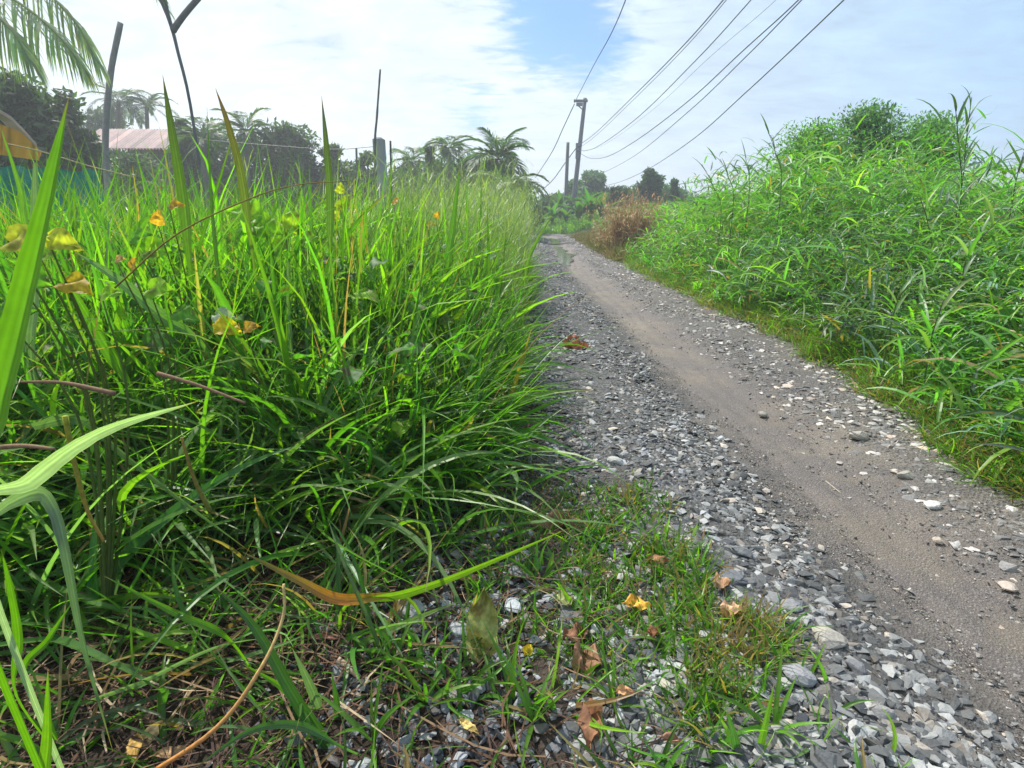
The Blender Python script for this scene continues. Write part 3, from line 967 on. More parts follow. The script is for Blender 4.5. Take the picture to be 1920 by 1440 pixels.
# toe of the bank: thin yellowing grass
acc = Acc()
n = 1900
y = 1.0 * (16 / 1.0) ** rng.uniform(0, 1, n)
x = rlim(y) + rng.uniform(-0.04, 0.45, n)
acc.add(*tufts(x, y, 14, 0.15, 0.0045, spread=0.03, lean=(-0.3, -0.05), th=(0.2, 1.1), kk=(0.2, 1.4), S=4, across=2, wts=(0.4, 0.4, 0.05, 0.15), dry=0.38)[:3])
x = rlim(y) + rng.uniform(0.15, 0.6, n)
acc.add(*tufts(x, y, 12, 0.24, 0.006, spread=0.04, lean=(-0.3, -0.05), th=(0.2, 0.9), kk=(0.2, 1.4), S=5, across=2, wts=(0.5, 0.35, 0.05, 0.1), dry=0.14)[:3])
link('verge_grass', acc.mesh('verge_grass', M_GRASS), label='thin yellowing grass straggling along the foot of the right bank', cat='grass', kind='stuff')

# ---------------------------------------------------------------- foreground low weeds
acc = Acc()
# small patch of creeping turf on the gravel
def patch(n, u0, v0, ru, rv, h, w, nb, **kw):
    a_ = rng.uniform(0, 6.28, n)
    r_ = np.sqrt(rng.uniform(0, 1, n)) * (1 + 0.25 * np.sin(a_ * 5))
    g_ = np.array([ground_at(u0 + ru * r * math.cos(a), v0 + rv * r * math.sin(a)) for a, r in zip(a_, r_)])
    acc.add(*tufts(g_[:, 0], g_[:, 1], nb, h, w, **kw)[:3])


turf = dict(spread=0.014, th=(0.2, 1.2), kk=(0.0, 1.2), S=3, across=2, wts=(0.45, 0.35, 0.1, 0.1), dry=0.2)
patch(140, 1120, 960, 130, 50, 0.06, 0.0058, 8, **turf)
patch(150, 1110, 1065, 170, 70, 0.06, 0.006, 8, **turf)
patch(70, 1270, 1080, 60, 60, 0.07, 0.005, 8, **turf)
patch(65, 1280, 1180, 110, 60, 0.07, 0.0045, 9, **turf)
patch(90, 1400, 1230, 90, 50, 0.08, 0.004, 10, **dict(turf, dry=0.5))
patch(40, 960, 980, 80, 40, 0.06, 0.006, 8, **turf)
patch(45, 1160, 1260, 120, 50, 0.06, 0.005, 8, **turf)
patch(60, 1330, 1330, 80, 60, 0.08, 0.005, 8, **turf)
patch(50, 1010, 1200, 90, 60, 0.05, 0.005, 7, **turf)
patch(60, 1000, 900, 60, 30, 0.04, 0.004, 8, **turf)
link('creeping_turf', acc.mesh('creeping_turf', M_GRASS), label='short creeping turf patch growing over the gravel at the centre', cat='grass', kind='stuff')

acc = Acc()
wd = dict(spread=0.02, S=6, across=3, wts=(0.5, 0.3, 0.1, 0.1), dry=0.1)
x, y = sample(150, -1.4, 0.32, 0.62, 1.95, lambda x, y: ((x < -0.35) | (rng.uniform(size=len(x)) < 0.55)) & (y < front(x) + 0.1) & (x < 0.12 + 0.15 * rng.uniform(size=len(x))))
acc.add(*tufts(x, y, 8, 0.15, 0.0085, th=(0.3, 1.1), kk=(0.1, 1.3), **wd)[:3])
x, y = sample(120, -1.6, -0.2, 0.7, 1.8, lambda x, y: (y < front(x) + 0.1))
acc.add(*tufts(x, y, 6, 0.26, 0.009, th=(0.4, 1.2), kk=(0.1, 1.2), lean=(0.2, -0.1), **dict(wd, dry=0.2, wts=(0.45, 0.1, 0.3, 0.15)))[:3])
x, y = sample(130, -0.6, 0.62, 0.62, 1.5, lambda x, y: x < 0.75 - 0.2 * y)
acc.add(*tufts(x, y, 8, 0.10, 0.0055, th=(0.3, 1.0), kk=(0.1, 1.0), **wd)[:3])
link('low_weeds', acc.mesh('low_weeds', M_GRASS), label='low straggling weeds and grass sprouting through litter in the foreground', cat='weeds', kind='stuff')

# litter of dead grass on the ground
acc = Acc()
n = 9000
x = rng.uniform(-1.8, 0.35, n)
y = rng.uniform(0.55, 2.5, n)
kp = (x < 0.32 - 0.25 * rng.uniform(size=n)) & ((x < -0.35) | (rng.uniform(size=n) < 0.4))
x, y = x[kp], y[kp]
n = len(x)
P = np.stack([x, y, H(x, y) + rng.uniform(0.0, 0.035, n)], -1)
pal = np.array([[0.10, 0.055, 0.034], [0.17, 0.11, 0.065], [0.045, 0.027, 0.02], [0.33, 0.26, 0.17], [0.075, 0.045, 0.038]])
cc = pal[rng.choice(5, n, p=[0.3, 0.25, 0.25, 0.06, 0.14])] * (1 + rng.normal(0, 0.2, (n, 1)))
acc.add(*blades(P, rng.uniform(0, 6.28, n), rng.uniform(0.05, 0.25, n), rng.uniform(0.0015, 0.005, n), np.pi / 2 - rng.uniform(-0.05, 0.22, n), rng.uniform(0, 0.3, n), 4, cc.clip(0.01), cc.clip(0.01), curl=rng.normal(0, 1.0, n), across=2)[:3])
link('dead_grass', acc.mesh('dead_grass', M_DRY), label='brown dead grass and stalks matted on the ground in the foreground', cat='litter', kind='stuff')


# ---------------------------------------------------------------- leaves
def leafmesh(acc, origin, direc, up, L, Wd, col, bend=0.3, fold=0.2, shape='oval', n=9, wave=0.0, seed=0):
    direc = np.asarray(direc, float)
    direc = direc / np.linalg.norm(direc)
    up = np.asarray(up, float)
    sdv = np.cross(direc, up)
    sdv /= np.linalg.norm(sdv)
    up = np.cross(sdv, direc)
    tt = np.linspace(0, 1, n)
    if shape == 'heart':
        pr = np.sin(np.pi * np.clip(tt, 0, 1) ** 0.55) ** 0.8
        pr[0] = 0.25
    else:
        pr = np.sin(np.pi * tt ** 0.8) ** 0.75
    pr = np.maximum(pr, 0.02)
    ac = np.linspace(-1, 1, 9)
    n = n + 5
    tt = np.linspace(0, 1, n)
    pr = np.sin(np.pi * tt ** (0.55 if shape == 'heart' else 0.8)) ** (0.8 if shape == 'heart' else 0.75)
    pr[0] = max(pr[0], 0.25 if shape == 'heart' else 0.02)
    pr = np.maximum(pr, 0.02) * (1 + np.random.default_rng(abs(int(seed)) + 3).normal(0, 0.05, n))
    V_ = []
    r_ = np.random.default_rng(abs(int(seed)))
    ph = r_.uniform(0, 6.28, 4)
    for i_, t_ in enumerate(tt):
        c_ = np.asarray(origin) + direc * L * (t_ - 0.15 * bend * t_ * t_) - up * L * bend * t_ * t_
        for a_ in ac:
            wv = wave * Wd * (math.sin(a_ * 3 + t_ * 9 + ph[0]) + 0.6 * math.sin(t_ * 17 + ph[1] + a_ * 2)) * 0.3
            V_.append(c_ + sdv * a_ * Wd * 0.5 * pr[i_] + up * (fold * abs(a_) * Wd * 0.5 * pr[i_] + wv))
    V_ = np.array(V_)
    i_ = np.arange(n - 1)[:, None] * 9 + np.arange(8)[None]
    F_ = np.stack([i_, i_ + 1, i_ + 10, i_ + 9], -1).reshape(-1, 4)
    C_ = np.tile(np.asarray(col, float), (n, 9, 1)) * (1 + r_.normal(0, 0.10, (n, 9, 1)))
    C_[:, 4] *= 1.45
    dist = np.abs(np.arange(9) - 4)[None]
    rib = ((np.arange(n)[:, None] - dist) % 3) == 0            # side veins
    C_[rib] *= 1.22
    for _ in range(3):                                          # blemishes
        bi, bj = r_.integers(0, n), r_.integers(0, 9)
        blot = ((np.arange(n)[:, None] - bi) ** 2 / 3 + (np.arange(9)[None] - bj) ** 2 / 2) < 1.2
        C_[blot] = C_[blot] * 0.45 + np.array([0.05, 0.028, 0.012])
    acc.add(V_, F_, C_.reshape(-1, 3))


def vine(label, items, basepx, Y, stemcol=(0.12, 0.16, 0.04), group='broad leaved creepers in the left bank'):
    """items: (u, v, size_px, colour, tiltdeg, leaflabel)"""
    b_ = at(*basepx, Y)
    b_[2] = float(H(b_[0], b_[1]))
    t_ = empty('creeper', b_, label, 'creeper', group)
    for (u, v, sz_, colr, ang, dY) in items:
        o_ = at(u, v, Y + dY)
        dep = o_[1] * math.cos(PITCH) + (CAMH - o_[2]) * math.sin(PITCH)
        s_ = sz_ * 0.72 / FPX * dep
        a_ = Acc()
        di = np.array([math.cos(R(ang)), rng.uniform(-0.5, 0.2), math.sin(R(ang))])
        leafmesh(a_, o_ - di * s_ * 0.5, di, (rng.normal(0, .3), -0.75, 0.65), s_, s_ * 0.82, colr, bend=0.25, shape='heart', n=10, wave=0.25, seed=int(u))
        link('leaf', a_.mesh('leaf', M_LEAF, True), t_)
        a_ = Acc()
        tip = o_ - di * s_ * 0.5
        mid_ = (b_ + tip) / 2 + np.array([0.04, 0.05, 0.1])
        tube(a_, spline([b_, mid_, tip], 10), np.linspace(0.004, 0.0015, 10), stemcol, 5)
        link('stem', a_.mesh('stem', M_LEAF, True), t_)


YG, LG, OR, YL, GG = (0.22, 0.38, 0.03), (0.12, 0.27, 0.03), (0.5, 0.26, 0.04), (0.42, 0.4, 0.05), (0.08, 0.18, 0.03)
vine('creeper with large yellow heart shaped leaves behind the widest blade at the left edge',
     [(45, 445, 110, YL, 10, 0), (118, 452, 80, YL, -20, 0.05), (145, 535, 90, (0.45, 0.3, 0.03), -10, 0.05), (95, 470, 60, YG, 30, 0.1), (60, 520, 90, LG, -20, 0.1), (30, 580, 90, GG, 10, 0.1), (205, 548, 60, YG, 15, 0.2)], (100, 800), 1.0)
vine('creeper with an orange leaf and an amber leaf held above the grass tops',
     [(295, 408, 42, OR, 70, 0), (330, 383, 38, OR, 15, 0), (262, 440, 60, LG, 20, 0.1), (290, 465, 90, YG, 5, 0.1)], (300, 700), 1.8)
vine('creeper carrying one small orange leaf low among wide green blades',
     [(248, 492, 38, OR, 60, 0), (225, 485, 30, (0.5, 0.3, 0.15), 10, 0.05), (300, 540, 80, YG, 5, 0.1)], (250, 760), 1.25)
vine('creeper with broad luminous yellow green leaves in the middle of the bank top',
     [(455, 395, 90, YG, 160, 0), (500, 425, 90, YG, -10, 0.05), (552, 420, 70, (0.3, 0.4, 0.02), -40, 0), (530, 460, 80, YG, 20, 0.05), (440, 440, 60, LG, 40, 0.1), (580, 445, 50, YG, 10, 0.1)], (500, 700), 2.3)
vine('creeper with stacked yellow leaves left of the wooden fence post',
     [(638, 352, 30, YL, 80, 0), (645, 378, 46, (0.35, 0.4, 0.03), 60, 0), (628, 400, 40, YL, -60, 0), (622, 415, 22, OR, 60, 0)], (640, 700), 2.6)
vine('creeper with small yellow and orange leaves right below the concrete post',
     [(742, 375, 26, OR, 60, 0), (742, 408, 34, YG, 10, 0), (765, 412, 24, YG, 60, 0), (722, 428, 26, YG, 100, 0), (760, 430, 22, YL, 60, 0.05)], (745, 700), 2.9)
vine('creeper with two tiny orange leaves among upright blades near the feathery grass',
     [(820, 402, 20, OR, 60, 0), (808, 420, 24, (0.4, 0.3, 0.04), 20, 0), (830, 440, 20, YG, 60, 0)], (815, 700), 3.1)
vine('creeper with a long yellow and orange leaf lying flat inside the dark bank',
     [(425, 612, 72, (0.6, 0.42, 0.02), -6, 0), (470, 612, 46, OR, 20, 0), (420, 590, 60, (0.35, 0.4, 0.3), 5, 0.05), (300, 640, 90, GG, 10, 0.1), (350, 590, 70, LG, -10, 0.1)], (430, 800), 1.55)  # whitish leaf: its white reflection is painted in as leaf colour

# undergrowth of broad leaves inside the bank
acc = Acc()
for k_ in range(620):
    xx = rng.uniform(-2.6, -0.1)
    yy = front(xx) + rng.uniform(-0.15, 1.3)
    zz_ = rng.uniform(0.12, 0.75)
    if yy - front(xx) < 0.25:
        zz_ *= 0.7
    s_ = rng.uniform(0.04, 0.1)
    colr = GB * rng.uniform(0.6, 1.3) * np.array([1, 1.05, 1]) if rng.uniform() < 0.8 else np.array(YG) * rng.uniform(0.5, 1.0)
    a_ = rng.uniform(0, 6.28)
    leafmesh(acc, (xx, yy, zz_ + H(xx, yy)), (math.cos(a_), math.sin(a_), rng.uniform(-0.5, 0.3)), (rng.normal(0, .3), rng.normal(0, .3), 1), s_, s_ * 0.75, colr, bend=0.3, shape='heart', n=6, wave=0.2, seed=k_)
link('undergrowth', acc.mesh('undergrowth', M_LEAF, True), label='dark broad leaved undergrowth between the blades of the left bank', cat='undergrowth', kind='stuff')
acc = Acc()
for k_ in range(900):
    yy = 1.6 * (9 / 1.6) ** rng.uniform()
    dx_ = rng.uniform(0.25, 1.6)
    xx = float(rlim(yy)) + dx_
    zz_ = rng.uniform(0.3, 0.95) * min(1.0, 0.25 + dx_ * 0.75)
    s_ = rng.uniform(0.035, 0.085)
    colr = np.array((0.09, 0.2, 0.03)) * rng.uniform(0.7, 1.5)
    a_ = rng.uniform(0, 6.28)
    leafmesh(acc, (xx, yy, zz_ + H(xx, yy)), (math.cos(a_), math.sin(a_), rng.uniform(-0.5, 0.3)), (-0.5 + rng.normal(0, .3), -.2, 1), s_, s_ * 0.75, colr, bend=0.3, shape='heart', n=6, wave=0.2, seed=k_ + 900)
link('bank_creeper', acc.mesh('bank_creeper', M_LEAF, True), label='pale green creeper leaves threaded through the right bank grass', cat='undergrowth', kind='stuff')


# ---------------------------------------------------------------- single blades and stems of the foreground
def hero(name, label, cat, pts, wpx, colr, D=0.8, endcol=None, fold=0.2, prof='blade', twist=0.2, n=16, mat=None, root=True, col3=None):
    """pts: (u, v) or (u, v, Y); first point is the root side"""
    pp = [np.array(at(p_[0], p_[1], p_[2] if len(p_) > 2 else D)) for p_ in pts]
    gz_ = float(H(pp[0][0], pp[0][1]))
    if prof in ('blade', 'both') and root and pp[0][2] > gz_ + 0.03:
        hgt_ = pp[0][2] - gz_
        dx_ = (pp[0] - pp[1])[0]
        pp = [np.array([pp[0][0] + np.clip(dx_ * 0.3, -0.06, 0.06), pp[0][1] + 0.04, gz_ - 0.01])] + pp
        n += 6
    C3 = spline(pp, n)
    dep = C3[:, 1] * math.cos(PITCH) + (CAMH - C3[:, 2]) * math.sin(PITCH)
    tt = np.linspace(0, 1, n)
    rooted = prof in ('blade', 'both') and root and len(pp) > len(pts)
    pr = (np.interp(tt, [0, 0.3, 0.45], [0.22, 0.3, 1.0]) * (1 - tt ** 3) if rooted else np.clip(0.55 + tt * 2.2, 0, 1) * (1 - tt ** 2.4)) if prof == 'blade' else (np.sin(np.pi * np.clip(tt, 0.02, 0.98)) ** 0.5 if prof == 'both' else 1 - 0.5 * tt)
    w_ = np.maximum(wpx * pr, 0.6) / FPX * dep
    c_ = np.asarray(colr, float)
    if col3 is not None:
        k3 = np.linspace(0, 1, len(col3))
        c_ = np.stack([np.interp(tt, k3, np.array(col3)[:, j_]) for j_ in range(3)], -1)
    elif endcol is not None:
        c_ = c_[None] * (1 - tt[:, None]) + np.asarray(endcol)[None] * tt[:, None]
    if prof == 'blade':
        w_ = w_ * (1 + rng.normal(0, 0.035, n))
        if c_.ndim == 1:
            c_ = np.tile(c_, (n, 1))
        f3 = np.clip((tt - 0.95) / 0.05, 0, 1)[:, None]
        c_ = c_ * (1 - f3) + np.array([0.3, 0.2, 0.08]) * f3
    a_ = Acc()
    if prof == 'stem':
        tube(a_, C3, w_ / 2, c_ if c_.ndim == 2 else np.tile(c_, (n, 1)), 6)
    else:
        strip(a_, C3, w_, (0.15, -1, 0.25), c_, fold, twist)
    return link(name, a_.mesh(name, mat or M_GRASS, True), None, label, cat, kind='thing')


BR, SI, DG = (0.12, 0.27, 0.012), (0.13, 0.2, 0.13), (0.05, 0.12, 0.03)  # SI: grey sky reflection put into the blade green
G1 = 'single blades standing out in the foreground'
hero('long_grass', 'widest bright green blade, upright at the far left in front of everything', 'grass blade', [(-75, 1050, 0.42), (-22, 830, 0.45), (36, 600, 0.47), (88, 380, 0.48), (129, 182, 0.5)], 72, BR, fold=0.3, n=24)
hero('long_grass', 'dull grey green blunt blade behind the widest bright blade', 'grass blade', [(62, 700, 1.6), (64, 560, 1.6), (68, 420, 1.6), (66, 305, 1.6)], 26, (0.12, 0.19, 0.12), prof='both')
hero('long_grass', 'narrow blade slanting down from the top of the left edge below the orange tarpaulin', 'grass blade', [(62, 480, 1.5), (40, 360, 1.5), (0, 235, 1.5)], 16, (0.12, 0.25, 0.03))
hero('long_grass', 'tall pointed blade with a thin dark tip in front of the pale red roof', 'grass blade', [(365, 560, 2.0), (345, 380, 2.0), (322, 240, 2.0), (305, 140, 2.0)], 26, BR, endcol=(0.05, 0.05, 0.03))
hero('long_grass', 'tall pointed blade with a reddish tip right of the forked bare tree', 'grass blade', [(480, 520, 2.0), (455, 340, 2.0), (430, 240, 2.0), (404, 165, 2.0)], 20, (0.12, 0.24, 0.02), endcol=(0.12, 0.05, 0.04))
hero('long_grass', 'slender dark stem like blade between the two tall pointed blades', 'grass blade', [(425, 620, 1.9), (400, 420, 1.9), (388, 200, 1.9)], 10, (0.05, 0.12, 0.02))
hero('long_grass', 'tall blade with a dark spike tip just right of the round topped tree', 'grass blade', [(622, 520, 2.2), (620, 380, 2.2), (612, 270, 2.2), (603, 180, 2.2)], 18, (0.12, 0.26, 0.02), endcol=(0.06, 0.05, 0.05))
hero('long_grass', 'broad upright blade whose tip ends just in the feathery grass', 'grass blade', [(840, 520, 2.6), (850, 420, 2.6), (862, 310, 2.6)], 16, (0.09, 0.2, 0.03))
hero('long_grass', 'long diagonal blade with a painted grey sheen running down to the right in the left bank', 'grass blade', [(395, 670, 1.75), (300, 590, 1.7), (215, 520, 1.65), (140, 472, 1.6)], 27, BR, endcol=SI, twist=-0.5)  # the sheen is painted as the end colour
hero('long_grass', 'bright diagonal blade right of the widest blade, leaning left', 'grass blade', [(262, 760, 1.6), (200, 650, 1.6), (145, 560, 1.6), (95, 480, 1.6)], 32, BR, twist=0.3)
hero('long_grass', 'bright lit blade curving down beside two darker ones at the left centre', 'grass blade', [(340, 770, 1.7), (290, 690, 1.7), (225, 590, 1.7)], 15, BR)
hero('long_grass', 'wet blade with a painted silver sheen arching up to the right across the dark lower left bank', 'grass blade', [(-40, 1010, 0.62), (60, 900, 0.62), (190, 810, 0.63), (372, 752, 0.66)], 40, (0.28, 0.37, 0.30), twist=-0.7, n=24)  # whitish grey is the sky's reflection, painted into the blade colour
hero('long_grass', 'wide grey green blade bent over and hanging down at the lower left', 'grass blade', [(-90, 1150, 0.78), (-30, 990, 0.74), (60, 925, 0.7), (100, 950, 0.69), (125, 1040, 0.66), (155, 1200, 0.64), (212, 1410, 0.62)], 38, (0.19, 0.27, 0.2), endcol=(0.09, 0.15, 0.1), twist=-0.3, n=26)  # greyed like the arching blade: sky reflection tinted into the colour
hero('long_grass', 'long dull blade falling to the right below the silver arching blade', 'grass blade', [(60, 800, 1.3), (150, 785, 1.25), (230, 850, 1.15), (330, 930, 1.05), (470, 1035, 0.98)], 28, (0.09, 0.15, 0.08), twist=-0.6, root=False)
hero('long_grass', 'short luminous blade standing straight up at the bottom left', 'grass blade', [(88, 1480, 0.6), (90, 1380, 0.6), (90, 1255, 0.6)], 30, (0.16, 0.32, 0.015))
hero('long_grass', 'bright kinked blade at the left edge above the short luminous one', 'grass blade', [(30, 1300, 0.7), (36, 1200, 0.7), (20, 1100, 0.7), (2, 1030, 0.7)], 24, BR)
hero('long_grass', 'small bright blade leaning right at the left edge beside the hanging wide blade', 'grass blade', [(45, 1270, 0.7), (90, 1200, 0.7), (135, 1130, 0.7)], 16, BR)
hero('long_grass', 'long yellow green blade pointing to the upper right over the gravel patch', 'grass blade', [(650, 1135, 0.98), (760, 1112, 0.97), (880, 1070, 0.97), (1072, 988, 1.0)], 24, (0.14, 0.24, 0.02), twist=-0.4, n=20)
hero('long_grass', 'blade with a burnt orange middle joining the long arched yellow green blade', 'grass blade', [(760, 1120, 0.98), (640, 1124, 0.97), (560, 1088, 0.97), (455, 1035, 0.98)], 24, BR, col3=[(0.12, 0.24, 0.02), (0.16, 0.24, 0.02), (0.6, 0.2, 0.03), (0.35, 0.2, 0.04), (0.1, 0.12, 0.03)], twist=-0.4)
hero('long_grass', 'bright blade lying to the lower right in the lower left litter', 'grass blade', [(425, 1195, 0.85), (330, 1150, 0.85), (195, 1080, 0.85)], 16, BR, twist=-0.4)
hero('long_grass', 'dark green blade running down right to the bottom edge from the orange stalk', 'grass blade', [(645, 1440, 0.74), (560, 1320, 0.75), (480, 1180, 0.78), (405, 1100, 0.8)], 24, DG, twist=-0.2)
hero('long_grass', 'short bright blade crossing behind the orange stalk', 'grass blade', [(580, 1345, 0.76), (530, 1290, 0.76), (455, 1245, 0.76)], 16, BR, twist=-0.2)
hero('long_grass', 'small luminous upright blade above the arched yellow green blade', 'grass blade', [(722, 1010, 1.55), (724, 970, 1.55), (720, 920, 1.55)], 17, (0.16, 0.32, 0.015))
hero('long_grass', 'long dull green blade slanting up to the right through the bottom left litter', 'grass blade', [(120, 1330, 0.8), (260, 1280, 0.78), (400, 1215, 0.8), (500, 1195, 0.85)], 12, SI, twist=-0.5)
hero('long_grass', 'slim arched blade along the bottom edge left of centre', 'grass blade', [(640, 1400, 0.7), (560, 1360, 0.7), (470, 1370, 0.7), (365, 1440, 0.66)], 18, (0.07, 0.16, 0.05), twist=-0.3)
hero('long_grass', 'grey green blade rising stiffly just left of the dark slate block', 'grass blade', [(600, 1330, 0.8), (580, 1280, 0.8), (548, 1215, 0.8)], 22, SI)
hero('long_grass', 'upright dull blade ending beside the first, below the dark slate block', 'grass blade', [(632, 1390, 0.8), (632, 1320, 0.8), (622, 1262, 0.8)], 16, DG)
hero('long_grass', 'slender blade tilted right at the bottom edge by the gravel', 'grass blade', [(1412, 1450, 0.72), (1432, 1370, 0.72), (1452, 1280, 0.72)], 16, (0.12, 0.24, 0.03))
hero('long_grass', 'stiff pale blade leaning left at the bottom edge by the gravel', 'grass blade', [(1385, 1450, 0.72), (1378, 1390, 0.72), (1362, 1330, 0.72)], 20, (0.07, 0.16, 0.05))
hero('long_grass', 'pale thin blade rising from the tuft over the dark stones near the bottom', 'grass blade', [(1300, 1345, 0.85), (1275, 1300, 0.85), (1262, 1240, 0.85)], 10, SI)
hero('long_grass', 'long thin blade leaning over the lane edge at the top corner of the bank', 'grass blade', [(985, 520, 3.2), (1005, 455, 3.2), (1035, 405, 3.2)], 9, (0.13, 0.22, 0.05))
hero('long_grass', 'single long blade with orange tinge bent over the gravel at the bank corner', 'grass blade', [(940, 800, 2.1), (965, 720, 2.1), (998, 612, 2.1)], 13, (0.16, 0.2, 0.03), endcol=(0.35, 0.25, 0.05))
hero('seed_stalk', 'thin reddish stalk arching over the bank top towards the right', 'stalk', [(215, 540, 1.1), (330, 440, 1.1), (470, 372, 1.1), (560, 346, 1.1), (650, 340, 1.1)], 3.2, (0.26, 0.2, 0.06), prof='stem', mat=M_DRY)
hero('dead_stalk', 'glossy orange dead stalk curving up from the bottom edge to a frayed pale tip', 'stalk', [(250, 1470, 0.66), (400, 1370, 0.68), (485, 1260, 0.72), (530, 1160, 0.78), (532, 1095, 0.8)], 10, (0.55, 0.22, 0.06), endcol=(0.55, 0.45, 0.2), prof='stem', mat=M_DRY, n=24)
hero('dead_stalk', 'thin yellow stalk hanging down in the dark part at the far left', 'stalk', [(122, 780, 0.75), (140, 870, 0.75), (165, 960, 0.75), (195, 1015, 0.75)], 10, (0.3, 0.32, 0.04), endcol=(0.4, 0.25, 0.06), prof='stem', mat=M_DRY)
hero('dead_stalk', 'yellow brown stalk standing beside the bright blades above the arched one', 'stalk', [(395, 960, 0.95), (365, 900, 0.95), (340, 820, 0.95)], 9, (0.14, 0.16, 0.03), endcol=(0.3, 0.2, 0.05), prof='stem', mat=M_DRY)
hero('dead_stalk', 'fuzzy brown seed stalk lying level at the left edge, right of the widest blade', 'stalk', [(215, 738, 0.85), (120, 718, 0.85), (40, 716, 0.85)], 10, (0.24, 0.15, 0.09), prof='stem', mat=M_DRY)
hero('dead_stalk', 'fuzzy brown seed stalk slanting down to the right in the left bank', 'stalk', [(295, 700, 1.1), (370, 722, 1.1), (460, 756, 1.1)], 9, (0.26, 0.16, 0.1), prof='stem', mat=M_DRY)
hero('dead_stalk', 'short brown seed stalk at the left edge under the widest blade', 'stalk', [(-30, 842, 0.7), (40, 836, 0.7), (102, 842, 0.7)], 12, (0.26, 0.17, 0.1), prof='stem', mat=M_DRY)
hero('twig', 'pale broken twig lying right of the grey green upright blades', 'twig', [(632, 1238, 0.92), (665, 1262, 0.9), (700, 1305, 0.86)], 15, (0.42, 0.32, 0.24), prof='stem', mat=M_WOOD)
hero('twig', 'dark brown twig lying on the gravel behind the turf patch', 'twig', [(1205, 938, 1.62), (1225, 922, 1.66), (1262, 895, 1.74)], 9, (0.14, 0.07, 0.05), prof='stem', mat=M_WOOD)
hero('straw', 'pale dry straw lying alone on the wheel track', 'straw', [(1548, 902, 1.745), (1577, 925, 1.69)], 3, (0.6, 0.52, 0.38), prof='stem', mat=M_DRY)
hero('straw', 'long pale straw laid over the grey slab near the bottom of the gravel', 'straw', [(1455, 1200, 1.03), (1490, 1245, 0.98), (1532, 1325, 0.92)], 4, (0.6, 0.55, 0.45), prof='stem', mat=M_DRY)


def fallen(u, v, lpx, wpx, ang, colr, label, wave=0.5, bend=0.2, z=0.03, name='fallen_leaf', upr=False):
    g_ = ground_at(u, v, z)
    dep = g_[1] * math.cos(PITCH) + (CAMH - z) * math.sin(PITCH)
    L_, W_ = lpx / FPX * dep, wpx / FPX * dep
    a_ = Acc()
    if upr:
        di = np.array([math.sin(R(ang)), 0.45, 1.0])
        up = (0.1, -1, 0.4)
    else:
        di = np.array([math.cos(R(ang)), math.sin(R(ang)) * 1.2, 0.05])
        up = (rng.normal(0, 0.15), -0.25, 1)
    di /= np.linalg.norm(di)
    hz = float(H(g_[0], g_[1]))
    o_ = np.array([g_[0], g_[1], hz + z]) - di * L_ * 0.5
    o_[2] = max(o_[2], hz + 0.012)
    leafmesh(a_, o_, di, up, L_, W_, colr, bend=bend, fold=0.3, n=14, wave=wave, seed=int(u + v))
    # stalk
    s0 = o_ + di * 0.002
    tube(a_, [s0 - di * L_ * 0.22 - np.array([0, 0, 0.003]), s0], [0.0007, 0.0012], colr, 5)
    return link(name, a_.mesh(name, M_DRY, True), None, label, 'leaf')


BRN, TAN, PINK = (0.2, 0.09, 0.05), (0.42, 0.26, 0.15), (0.4, 0.22, 0.15)
fallen(905, 1185, 130, 62, 4, (0.26, 0.27, 0.08), 'large withered yellow green leaf propped upright among stones', 0.7, 0.12, 0.07, upr=True)
fallen(1050, 975, 110, 34, 8, (0.27, 0.15, 0.09), 'crumpled pinkish brown leaf lying behind the tip of the long arched blade', 0.9)
fallen(1103, 1235, 64, 60, 40, (0.27, 0.15, 0.09), 'curled reddish brown leaf in the middle of the stones', 0.8)
fallen(1108, 1345, 110, 44, 80, (0.24, 0.12, 0.07), 'dark brown shrivelled leaf pointing up near the bottom centre', 1.0)
fallen(1196, 1140, 50, 30, -5, (0.65, 0.36, 0.06), 'orange yellow leaf in the short grass right of centre')
fallen(1368, 1165, 46, 40, 60, (0.5, 0.32, 0.2), 'pale tan leaf at the outer edge of the turf by the gravel', 0.7)
fallen(1352, 1110, 40, 30, 30, (0.36, 0.22, 0.13), 'dull brown leaf just behind the pale tan one', 0.7)
fallen(1172, 1300, 34, 22, 0, (0.6, 0.32, 0.16), 'small orange tan leaf below the dark smooth stones')
fallen(1060, 1125, 40, 34, 30, (0.22, 0.24, 0.09), 'olive green leaf in the turf beside the small round stone')
fallen(1082, 1190, 60, 34, 20, (0.2, 0.1, 0.06), 'brown leaf with lifted edge above the curled reddish one', 0.8)
fallen(1225, 1195, 30, 26, 60, BRN, 'small dark brown leaf between the turf and the black stone', 0.7)
fallen(1235, 1062, 44, 20, 0, (0.3, 0.15, 0.08), 'narrow brown leaf in the right part of the turf patch')
fallen(870, 1088, 56, 20, 5, (0.42, 0.2, 0.13), 'flat reddish leaf under the long arched blade', 0.6)
fallen(1082, 655, 54, 24, 0, (0.34, 0.14, 0.07), 'rust brown leaves lying on the gravel by the grass corner', 1.0)
fallen(1075, 640, 30, 18, 30, (0.3, 0.13, 0.07), 'small rust leaf just behind the other on the far gravel', 0.9)
fallen(285, 1390, 60, 24, 80, (0.55, 0.4, 0.2), 'tan pointed leaf standing by the orange stalk at the bottom left', 0.3, upr=True)
fallen(255, 1415, 60, 26, -60, (0.45, 0.28, 0.08), 'mustard leaf at the bottom left edge under the tan pointed one', 0.3)
fallen(330, 1420, 70, 20, 10, (0.32, 0.2, 0.1), 'long brown leaf flat on the litter left of the orange stalk', 0.4)
fallen(880, 1365, 46, 16, -30, (0.6, 0.45, 0.16), 'narrow straw yellow leaf above the rough grey stone')
fallen(990, 1222, 20, 22, 80, (0.7, 0.5, 0.03), 'tiny bright yellow leaf upright among the central stones', 0.2, upr=True)
